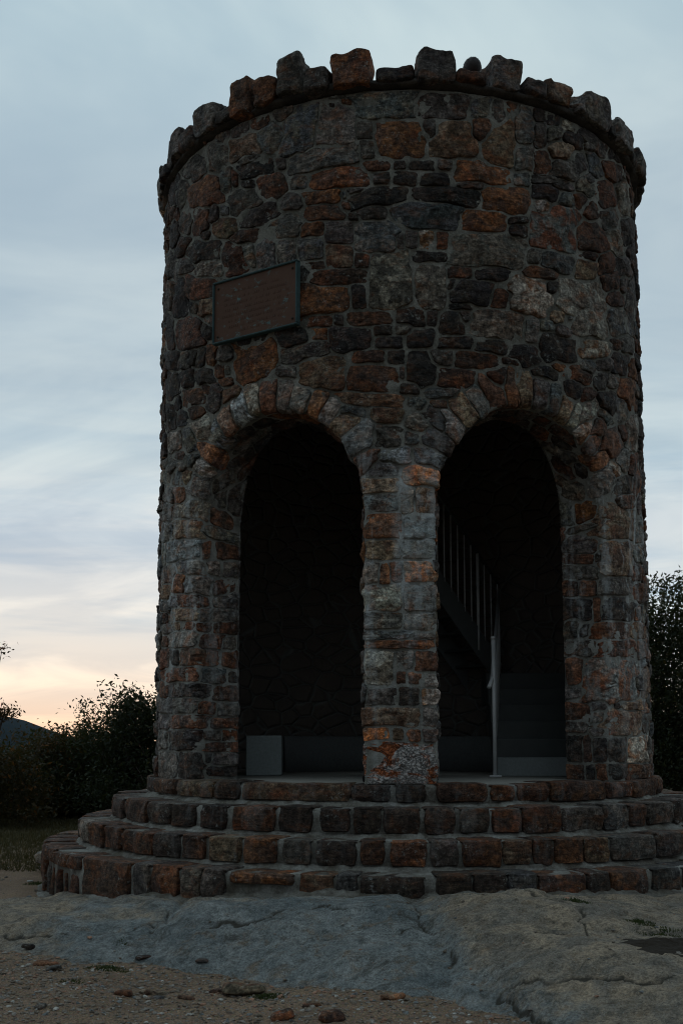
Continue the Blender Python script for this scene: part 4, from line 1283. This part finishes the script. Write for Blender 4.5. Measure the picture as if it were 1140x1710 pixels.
for sgn in (-1,1):
    n0=len(bn)
    bn += [((sgn*.09,0,.86),.085),((sgn*.095,-.01,.48),.060),((sgn*.10,.02,.09),.042),((sgn*.105,-.10,.035),.035)]
    ed += [(0,n0),(n0,n0+1),(n0+1,n0+2),(n0+2,n0+3)]
    n1=len(bn)
    bn += [((sgn*.17,0,1.38),.055),((sgn*.24,.01,1.12),.042),((sgn*.22,-.08,.90),.032),((sgn*.215,-.11,.83),.038,.018),((sgn*.21,-.13,.76),.010),((sgn*.225,-.125,.745),.009),((sgn*.24,-.115,.755),.009),((sgn*.195,-.135,.77),.009),((sgn*.18,-.13,.81),.010)]
    ed += [(2,n1),(n1,n1+1),(n1+1,n1+2),(n1+2,n1+3),(n1+3,n1+4),(n1+3,n1+5),(n1+3,n1+6),(n1+3,n1+7),(n1+3,n1+8)]
body=new_obj('body', skin_mesh('body',bn,ed,M_SKIN,0,2), person)
def shell(name, ring, mat):
    V=[];F=[];n=20
    for (cx,cy,z,rx_,ry_) in ring:
        for k in range(n): a=2*math.pi*k/n; V.append((cx+rx_*math.cos(a),cy+ry_*math.sin(a),z))
    for i in range(len(ring)-1):
        for k in range(n): F.append((i*n+k,i*n+(k+1)%n,(i+1)*n+(k+1)%n,(i+1)*n+k))
    return mesh(name,V,F,mat)
new_obj('shirt', shell('shirt',[(0,0,.82,.185,.135),(0,0,.95,.17,.125),(0,0,1.12,.165,.12),(0,0,1.28,.195,.13),(0,0,1.37,.20,.115),(0,0,1.42,.12,.09),(0,-.005,1.46,.075,.075)],M_SHIRT), person)
for sgn in (-1,1):
    new_obj('sleeve', tube_me('sleeve',[(sgn*.155,0,1.385),(sgn*.20,.005,1.27),(sgn*.243,.01,1.12),(sgn*.232,-.04,1.00)],[.075,.066,.056,.052],M_SHIRT,14), person)
    new_obj('trouser_leg', tube_me('trouser_leg',[(sgn*.08,0,.92),(sgn*.092,0,.70),(sgn*.096,-.01,.48),(sgn*.10,.015,.25),(sgn*.10,.02,.07)],[.115,.105,.082,.07,.066],M_TROUS,14), person)
    V,F=rough_block(.10,.27,.09,6,3.,.003); new_obj('shoe',mesh('shoe',V,F,M_BARK),person,(sgn*.104,-.05,.0))
# face
for sgn in (-1,1):
    V,F=rough_block(.022,.02,.018,4,2.,.0); new_obj('eye',mesh('eye',V,F,M_HAIR),person,(sgn*.032,-.107,1.585))
    V,F=rough_block(.022,.04,.06,4,2.4,.001); new_obj('ear',mesh('ear',V,F,M_SKIN),person,(sgn*.083,-.005,1.555))
V,F=rough_block(.03,.035,.045,4,2.2,.001,0,.3); new_obj('nose',mesh('nose',V,F,M_SKIN),person,(0,-.118,1.545))
V,F=rough_block(.05,.012,.014,4,2.2,.0); new_obj('mouth',mesh('mouth',V,F,M_SHIRT),person,(0,-.108,1.522))
# hair: cap of short locks
V=[];F=[];rh=random.Random(5)
n,m_=30,14
for i in range(m_+1):
    ph=math.pi*.60*i/m_
    for k in range(n):
        a=2*math.pi*k/n; low=1.0 if math.sin(a)<-.35 else 1.18; p2=min(ph*(low if i>7 else 1),2.2)
        rr=1+.06*mnoise.noise((math.cos(a)*9,math.sin(a)*9,ph*4))
        V.append((.098*rr*math.sin(p2)*math.cos(a), -.012+.113*rr*math.sin(p2)*math.sin(a), 1.600+.115*rr*math.cos(p2)))
for i in range(m_):
    for k in range(n): F.append((i*n+k,(i+1)*n+k,(i+1)*n+(k+1)%n,i*n+(k+1)%n))
for q in range(420):
    a=rh.uniform(0,2*math.pi); p2=math.acos(rh.uniform(-.25,1)); 
    if math.sin(a)<-.3 and p2>1.2: continue
    d=Vector((math.sin(p2)*math.cos(a),math.sin(p2)*math.sin(a),math.cos(p2))); c=Vector((.098*d.x,-.012+.113*d.y,1.600+.115*d.z)); t_=Vector((rh.uniform(-1,1),rh.uniform(-1,1),-.6)); t_=(t_-d*t_.dot(d)).normalized()
    s_=d.cross(t_)*.004; e=c+t_*.035+d*rh.uniform(.0,.005); i0=len(V); V += [c-s_,c+s_,e]; F.append((i0,i0+1,i0+2))
new_obj('hair', mesh('hair',V,F,M_HAIR), person)

# ================================================================== trees and shrubs
def leaf_cloud(blobs, n, size, seed, clump=10):
    """leaf faces in small sprays through the crown's volume; blobs are (x,y,z,rx,ry,rz)"""
    g=np.random.default_rng(seed); vol=np.array([b[3]*b[4]*b[5] for b in blobs])**.75; pr=vol/vol.sum()
    ncl=n//clump; bi=g.choice(len(blobs),ncl,p=pr); B=np.array(blobs)[bi]
    d=g.standard_normal((ncl,3)); d/=np.linalg.norm(d,axis=1,keepdims=True); rr=g.random(ncl)**.42
    rr=rr*(1+.22*np.sin(d[:,0]*7+bi)*np.sin(d[:,2]*6+bi*2))
    c=B[:,:3]+d*rr[:,None]*B[:,3:6]
    sprd=size*3.0
    P=np.repeat(c,clump,0)+g.standard_normal((ncl*clump,3))*sprd*np.array([1,1,.75])
    m_=len(P); u=g.standard_normal((m_,3)); u/=np.linalg.norm(u,axis=1,keepdims=True); w=g.standard_normal((m_,3)); v=np.cross(u,w); v/=np.linalg.norm(v,axis=1,keepdims=True)
    L=size*g.uniform(.7,1.5,(m_,1)); wd=L*g.uniform(.30,.5,(m_,1)); nrm=np.cross(u,v)
    a=P-u*L; b=P+v*wd+nrm*L*.12; c2=P+u*L; d2=P-v*wd+nrm*L*.12
    V=np.stack([a,b,c2,d2],1).reshape(-1,3); F=np.arange(m_*4).reshape(-1,4)
    return V,F
def plant(name,label,cat,base,blobs,n,size,leafmat,seed,group,stems=3,trunk_r=.04,clump=10):
    x,y=base[:2]; z=float(surf_z(x,y)) if len(base)<3 else base[2]
    root=empty(name,(x,y,z)); tag(root,label,cat,group)
    rs=random.Random(seed); V=[];F=[]
    top=max(b[2]+b[5]*.5 for b in blobs)
    bm_v=[];bm_f=[]
    def add(me):
        o=len(bm_v); bm_v.extend([v.co.copy() for v in me.vertices]); bm_f.extend([tuple(q+o for q in p.vertices) for p in me.polygons]); bpy.data.meshes.remove(me)
    for k in range(stems):
        b=blobs[k%len(blobs)]; foot=Vector((rs.uniform(-.08,.08)*stems,rs.uniform(-.08,.08)*stems,-.06)) if stems>1 else Vector((0,0,-.1))
        e=Vector((b[0],b[1],b[2]+b[5]*.35)); mid=foot.lerp(e,.45)+Vector((rs.uniform(-.1,.1),rs.uniform(-.1,.1),.05))*b[5]
        add(tube_me('t',[foot,foot.lerp(mid,.5)+Vector((rs.uniform(-.03,.03),rs.uniform(-.03,.03),0)),mid,mid.lerp(e,.6)+Vector((rs.uniform(-.08,.08),rs.uniform(-.08,.08),0)),e],[trunk_r*1.25,trunk_r,trunk_r*.75,trunk_r*.45,trunk_r*.12],None,7))
        for q in range(5):
            s0=mid.lerp(e,rs.uniform(0,.8)); bb=rs.choice(blobs); e2=Vector((bb[0]+rs.uniform(-.7,.7)*bb[3],bb[1]+rs.uniform(-.7,.7)*bb[4],bb[2]+rs.uniform(-.3,.8)*bb[5]))
            add(tube_me('t',[s0,s0.lerp(e2,.5)+Vector((0,0,.05)),e2],[trunk_r*.4,trunk_r*.25,trunk_r*.07],None,5))
    new_obj('trunk' if stems==1 else 'stems', mesh('trunk',bm_v,bm_f,M_BARK), root)
    V,F=leaf_cloud(blobs,n,size,seed,clump); new_obj('crown' if stems==1 else 'foliage', mesh_np('foliage',V,F,leafmat,False), root)
    return root
def px_at(px, py, dist):
    """world point seen at a spot of the photograph, dist metres in front of the lens (used once to lay the planting out)"""
    return ((px-672)/1849*dist, -12+dist, 1.355+(1238-py)/1849*dist)
def blobs_for(h, w, k, seed, d=None):
    g=random.Random(seed); out=[]
    for i in range(k):
        t=(i+.5)/k; zz=h*(.22+.62*t)
        out.append((g.uniform(-.42,.42)*w*(1.1-.5*t), g.uniform(-.42,.42)*(d or w)*(1.1-.5*t), zz, w*g.uniform(.26,.40)*(1.08-.35*t), (d or w)*g.uniform(.26,.40), h*g.uniform(.15,.24)))
    return out
shr=[ # x in photo, top row, distance, width, leaf stuff, label
 (-46,1222,17.5,1.9,M_LEAFC,'rust tinted shrub at the left edge of the picture'),
 (8,1244,20.5,2.2,M_LEAFA,'low dull green shrub below the distant hill'),
 (66,1228,21.5,1.5,M_LEAFA,'shrub with one thin upright tip right of the hill'),
 (108,1220,20.0,1.7,M_LEAFC,'brownish shrub with rounded top under the sunset glow'),
 (152,1206,21.0,1.7,M_LEAFA,'green shrub between the brownish one and the taller bush'),
 (192,1184,20.0,1.7,M_LEAFA,'mid sized leafy bush third from the tower on the left'),
 (228,1152,19.0,1.6,M_LEAFB,'tall leafy bush second from the tower on the left'),
 (268,1132,18.6,1.8,M_LEAFB,'tallest leafy bush against the left side of the tower')]
for i,(px,py,dist,w,lm,lab) in enumerate(shr):
    x,y,zt=px_at(px,py,dist); zb=float(surf_z(x,y)); h=zt-zb
    bl=blobs_for(h,w,9,30+i)
    g=random.Random(90+i)
    for q in range(7): bl.append((g.uniform(-.5,.5)*w,g.uniform(-.3,.3)*w,h*g.uniform(.78,.97),w*g.uniform(.06,.12),w*.10,h*g.uniform(.05,.10)))   # ragged top
    for q in range(5): bl.append((g.uniform(-.6,.6)*w,g.uniform(-.5,.3)*w,h*g.uniform(.10,.3),w*.3,w*.3,h*.14))
    plant('leafy_shrub',lab,'shrub',(x,y),bl,10000,.036,lm,200+i,'shrubs behind the tower on the left',5,.028)
# a lower thicket in front of and behind them, too tangled to count
tb=[]
g=random.Random(4)
for q in range(60):
    px=g.uniform(-140,330); dist=g.uniform(18.5,25); x,y,_=px_at(px,1240,dist); zb=float(surf_z(x,y)); tb.append((x,y,zb+g.uniform(.25,.75),g.uniform(.5,.9),.6,g.uniform(.3,.5)))
V,F=leaf_cloud(tb,60000,.035,77,12); o=new_obj('undergrowth',mesh_np('undergrowth',V,F,M_LEAFB,False)); tag(o,'tangled dark undergrowth below the shrubs','undergrowth',None,'stuff')
# the tree whose twigs reach in at the left edge
x,y,_=px_at(-95,1240,13.5); zb=float(surf_z(x,y))
bl=[]
for (px,py,r) in ((4,1186,.045),(-6,1192,.06),(12,1192,.035),(20,1188,.025),(-8,1083,.035),(-2,1078,.02),(-34,1190,.07),(-42,1080,.07),(-95,1130,.3),(-120,1080,.4),(-105,1180,.3),(-150,1120,.5),(-140,1030,.4)):
    X,Y,Z=px_at(px,py,13.5)
    for q in range(14 if r < .1 else 1): bl.append((X-x,Y-y,Z-zb,r,r,r*.7))
plant('young_tree','young tree mostly out of frame, its twigs reaching in at the left edge','tree',(x,y),bl,5200,.022,M_LEAFC,311,None,1,.05,6)
# trees at the right of the tower
for i,(px,py,dist,w,h0,lm,lab) in enumerate(((1112,962,19.0,2.1,0,M_LEAFB,'dark tree touching the right side of the tower'),(1185,972,18.0,2.4,0,M_LEAFB,'dark tree cut by the right edge of the picture'),(1045,1030,24.0,2.6,0,M_LEAFA,'tree standing half hidden behind the tower on the right'))):
    x,y,zt=px_at(px,py,dist); zb=float(surf_z(x,y)); h=zt-zb; bl=blobs_for(h,w,13,60+i)
    g=random.Random(70+i)
    for q in range(12): bl.append((g.uniform(-.42,.42)*w,g.uniform(-.3,.3)*w,h*g.uniform(.80,.97),w*g.uniform(.07,.14),w*.12,h*g.uniform(.03,.05)))
    for q in range(8): bl.append((g.uniform(-.6,.6)*w,g.uniform(-.5,.3)*w,h*g.uniform(.06,.3),w*.36,w*.3,h*.12))
    plant('leafy_tree',lab,'tree',(x,y),bl,26000,.036,lm,400+i,'trees right of the tower',1,.09)
# plants further round the summit, behind the viewer's sides
for i,(x,y,w,h,lab) in enumerate(((-9.5,1.5,2.6,2.2,'wide shrub well left of the tower'),(9.0,4.0,2.8,3.6,'bushy tree well right of the tower'))):
    plant('leafy_shrub',lab,'shrub',(x,y),blobs_for(h,w,10,500+i),7000,.04,M_LEAFB,520+i,None,5,.03)
# far hill
hx=np.linspace(-2600,400,90); V=[];F=[]
for i,x in enumerate(hx):
    zt=np.interp(x,[-2600,-1900,-1290,-1150,-1085,-1040,-980,-800,400],[170,160,100,76,62,46,20,-20,-60])+3*mnoise.noise((x*.02,0,0))+1.5*mnoise.noise((x*.09,1,0))
    V += [(x,2900,-90),(x,3000,zt*.6-20),(x,3150,zt),(x,3700,zt*.5-40),(x,4000,-90)]
for i in range(len(hx)-1):
    for j in range(4): F.append((i*5+j,(i+1)*5+j,(i+1)*5+j+1,i*5+j+1))
tag(new_obj('hill',mesh('hill',V,F,M_HILL)),kind='structure')

# ================================================================== small things on the ground
def at_ground(px,py):
    lo,hi=3.,40.
    rx_,ru=(px-570)/1849.3,-(py-855-167.95)/1849.3
    rt=Vector((.99859,.05308,0)); up=Vector((.00613,-.11528,.99331)); fw=Vector((-.05272,.99191,.11544)); d=fw+rt*rx_+up*ru; C=Vector((0,-12,1.355))
    t=3.; st=.2
    while t<60:
        p=C+d*t
        if p.z<float(surf_z(p.x,p.y)):
            if st<.005: return p
            t-=st; st*=.2
        t+=st
    return C+d*t
# pebbles and grit
g=np.random.default_rng(11)
ico=[];ph=(1+5**.5)/2
for a,b in ((-1,ph),(1,ph),(-1,-ph),(1,-ph)): ico += [(a,b,0),(0,a,b),(b,0,a)]
ico=np.array(ico)/np.linalg.norm(ico[0]); 
from itertools import combinations
ed=np.linalg.norm(ico[:,None]-ico[None],axis=2); el=ed[ed>1e-6].min(); icf=[]
for a,b,c in combinations(range(12),3):
    if max(ed[a,b],ed[b,c],ed[a,c])<el*1.1:
        nrm=np.cross(ico[b]-ico[a],ico[c]-ico[a]); icf.append((a,b,c) if nrm@ico[a]>0 else (a,c,b))
icf=np.array(icf)
def pebbles(n, xs, ys, smin, smax, seed):
    g=np.random.default_rng(seed); x=g.uniform(*xs,n); y=g.uniform(*ys,n); rz=rock_z(x,y); gz=ground_z(x,y)
    onrock = rz>gz+.004; k=(~onrock)|(g.random(n)<.04); x,y=x[k],y[k]; z=surf_z(x,y); n=len(x)
    s=smin+(smax-smin)*g.random(n)**4
    V=ico[None]*(1+.25*g.standard_normal((n,12,1)))*s[:,None,None]*np.stack([g.uniform(.8,1.5,n),g.uniform(.7,1.1,n),g.uniform(.35,.75,n)],-1)[:,None,:]
    a=g.uniform(0,6.28,n); c,s_=np.cos(a)[:,None],np.sin(a)[:,None]
    X=V[...,0]*c-V[...,1]*s_; Y=V[...,0]*s_+V[...,1]*c
    P=np.stack([X+x[:,None],Y+y[:,None],V[...,2]+z[:,None]+s[:,None]*.15],-1).reshape(-1,3)
    F=(icf[None]+12*np.arange(n)[:,None,None]).reshape(-1,3)
    base=1.15*np.array([(.17,.14,.11),(.22,.20,.175),(.13,.105,.08),(.26,.15,.10),(.32,.31,.28),(.14,.15,.15)])[g.choice(6,n,p=[.36,.2,.2,.1,.06,.08])]*g.uniform(.7,1.25,(n,1))
    return P,F,np.repeat(base,12,0)
m=NT('pebble'); mc=m.mix(1.0,m.attr('Col'),m.ramp(m.noise(80,4,.6),[(.3,.6),(.7,1.25)]),'MULTIPLY'); M_PEB=m.done(mc,m.bump(m.noise(60,5,.6),.4,.006),.85)
P1,F1,C1=pebbles(34000,(-3.3,2.4),(-6.9,-3.9),.0025,.017,5)
P2,F2,C2=pebbles(5000,(-6.5,-3.2),(-4.6,1.0),.005,.03,6); F1=np.concatenate([F1,F2+len(P1)]); P1=np.concatenate([P1,P2]); C1=np.concatenate([C1,C2])
pm=mesh_np('gravel',P1,F1,M_PEB,False); set_col(pm,'Col',C1); tag(new_obj('gravel',pm),'loose brown gravel and grit strewn over the bare soil','gravel',None,'stuff')
rocks=[ (78,1611,.085,.035,.028,'w','pale flat stone lying on the soil at the left'), (655,1667,.075,.045,.022,'O','orange flat stone on the soil below the bedrock ledge'),
 (470,1701,.060,.04,.026,'o','reddish stone at the bottom edge of the picture'), (555,1702,.075,.05,.035,'r','dark red brown stone at the bottom edge right of the reddish one'),
 (205,1661,.055,.035,.022,'r','dark brown stone on the soil near the lower left'),(258,1660,.085,.035,.016,'t','flat tan stone with a grey pebble beside it'),
 (265,1668,.032,.022,.014,'b','grey pebble in front of the flat tan stone'),(312,1667,.055,.03,.012,'o','thin orange brown stone right of the flat tan one'),
 (355,1657,.055,.03,.014,'r','small rust coloured stone in the middle of the soil'),(67,1683,.032,.03,.02,'g','grey stone near the lower left corner'),
 (405,1655,.125,.10,.035,'t','broad low stone half sunk in the soil beside a weed tuft'),(338,1606,.042,.025,.012,'d','dark chip at the edge of the bedrock ledge'),
 (245,1597,.07,.03,.012,'r','brown flake of rock at the foot of the grey ledge'),(48,1584,.05,.03,.02,'k','blackish stone by the left edge of the soil'),
 (520,1680,.05,.035,.012,'o','faded orange stone left of the bottom red one'),(90,1620,.05,.03,.014,'d','dull grey stone just below the pale flat one')]
for (px,py,w,d,h,k,lab) in rocks:
    p=at_ground(px,py); V,F=rough_block(w*2,d*2,h*1.6,7,3.6,.012*min(1,w/.06),random.uniform(0,50),.12)
    me=mesh('rock',V,F,M_STONE); ca,cb=pal(k); set_col(me,'Col',ca*.9); set_col(me,'Col2',cb*.9)
    o=new_obj('loose_stone',me,None,(p.x,p.y,float(surf_z(p.x,p.y))-h*.35)); o.rotation_euler=(random.uniform(-.1,.1),random.uniform(-.1,.1),random.uniform(-.4,.4)); tag(o,lab,'stone','loose stones on the soil')
def tuft(px,py,n,h,spread,lab,mat=M_WEED,name='weed_tuft',cat='weed',seed=0):
    p=at_ground(px,py); g=random.Random(seed+int(px)); V=[];F=[]
    for q in range(n):
        a=g.uniform(0,6.28); r=spread*g.random()**.6; bx_,by=r*math.cos(a)*1.5,r*math.sin(a)*.8; hh=h*g.uniform(.4,1.1)*(1-.5*r/spread); z0=float(surf_z(p.x+bx_,p.y+by))-float(surf_z(p.x,p.y))-.004
        le=g.uniform(-.6,.6)*hh; le2=g.uniform(-.5,.5)*hh; w=g.uniform(.002,.005); i0=len(V); ca_,sa_=math.cos(a+1.5)*w,math.sin(a+1.5)*w
        V += [(bx_-ca_,by-sa_,z0),(bx_+ca_,by+sa_,z0),(bx_+le*.4+ca_*.9,by+le2*.4+sa_*.9,z0+hh*.6),(bx_+le*.4-ca_*.9,by+le2*.4-sa_*.9,z0+hh*.6),(bx_+le,by+le2,z0+hh)]
        F += [(i0,i0+1,i0+2,i0+3),(i0+3,i0+2,i0+4)]
    o=new_obj(name,mesh(name,V,F,mat,False),None,(p.x,p.y,float(surf_z(p.x,p.y)))); tag(o,lab,cat,'weed tufts on the ground'); return o
tuft(180,1617,420,.032,.11,'dark weed tuft right of the pale flat stone')
tuft(445,1666,420,.034,.085,'dark green weed tuft beside the broad sunken stone')
tuft(125,1640,160,.022,.08,'thin low weeds below the pale flat stone')
tuft(1068,1540,260,.03,.08,'small weed tuft at the edge of the damp soil hollow')
tuft(1105,1560,300,.028,.13,'grass sprouting from the damp soil hollow at right')
tuft(352,1478,220,.04,.09,'moss and weeds in the shade under the lowest step at left')
tuft(585,1475,260,.05,.10,'weeds growing at the joint under the lowest step')
tuft(962,1506,200,.035,.07,'dark weeds under the lowest step at right')
tuft(62,1478,200,.05,.10,'weeds by the left end of the lowest step')
tuft(205,1575,90,.02,.05,'sparse moss in a crack of the grey ledge')
# damp hollow of soil in the ledge
p=at_ground(1112,1575); V=[];F=[];n=40
n=72
for j in range(9):
    for k in range(n):
        a=2*math.pi*k/n; rr=j/8*(1+.45*mnoise.noise((math.cos(a)*1.6,math.sin(a)*1.6,3))+.25*mnoise.noise((math.cos(a)*4,math.sin(a)*4,5)))
        x=p.x+.38*rr*math.cos(a)+.08; y=p.y+.27*rr*math.sin(a); V.append((x,y,float(surf_z(x,y))+(.016+.016*mnoise.noise((x*14,y*14,0))+.012*mnoise.noise((x*40,y*40,0)))*(1-(j/8)**3)-.006*(j==8)))
for j in range(8):
    for k in range(n): F.append((j*n+k,(j+1)*n+k,(j+1)*n+(k+1)%n,j*n+(k+1)%n))
tag(new_obj('soil_patch',mesh('soil_patch',V,F,M_SOIL)),kind='structure')
# turf at the left behind the steps
g=np.random.default_rng(21); n=26000
dist=g.uniform(12.2,21,n); px=g.uniform(-60,300,n); x=(px-672)/1849*dist; y=-12+dist; k=np.hypot(x,y)>3.95; x,y,dist=x[k],y[k],dist[k]; n=len(x); z=surf_z(x,y); hh=g.uniform(.02,.075,n); w=g.uniform(.004,.009,n); a=g.uniform(0,6.28,n)
cx_,sx_=np.cos(a)*w,np.sin(a)*w; lx,ly=g.uniform(-.04,.04,n),g.uniform(-.04,.04,n)
V=np.stack([np.stack([x-cx_,y-sx_,z-.004],-1),np.stack([x+cx_,y+sx_,z-.004],-1),np.stack([x+lx,y+ly,z+hh],-1)],1).reshape(-1,3)
tag(new_obj('grass',mesh_np('grass',V,np.arange(3*n).reshape(-1,3),M_GRASS,False)),'short dry grass on the ground left of the steps','grass',None,'stuff')
for (x,y,w,d,k,rz,lab) in ((-4.55,-2.1,1.3,.8,'t',.3,'flat tan slab of rock beside the left end of the lowest step'),(-4.35,-3.05,1.0,.6,'r',-.2,'flat brown slab of rock in front of the tan one at the left edge'),(-5.3,-.7,1.2,.7,'t',.1,'flat slab of rock between the grass and the tan slab')):
    V,F=rough_block(w,d,.13,9,5.,.035,x*7,.06); me=mesh('rock',V,F,M_STONE,True,40); ca,cb=pal(k); set_col(me,'Col',ca*1.1+.02); set_col(me,'Col2',cb*1.1+.02)
    o=new_obj('flat_stone',me,None,(x,y,float(surf_z(x,y))-.07)); o.rotation_euler=(.03,-.02,rz); tag(o,lab,'stone','flat slabs left of the steps','thing')
# a flat ledge stone half buried in that turf
p=at_ground(150,1372); V,F=rough_block(.9,.6,.14,8,5.,.03,4.,.05); me=mesh('rock',V,F,M_STONE); ca,cb=pal('g'); set_col(me,'Col',ca); set_col(me,'Col2',cb)
o=new_obj('flat_ledge_stone',me,None,(-3.55,.35,.02)); tag(o,'flat grey slab of rock in the grass behind the left end of the steps','stone')
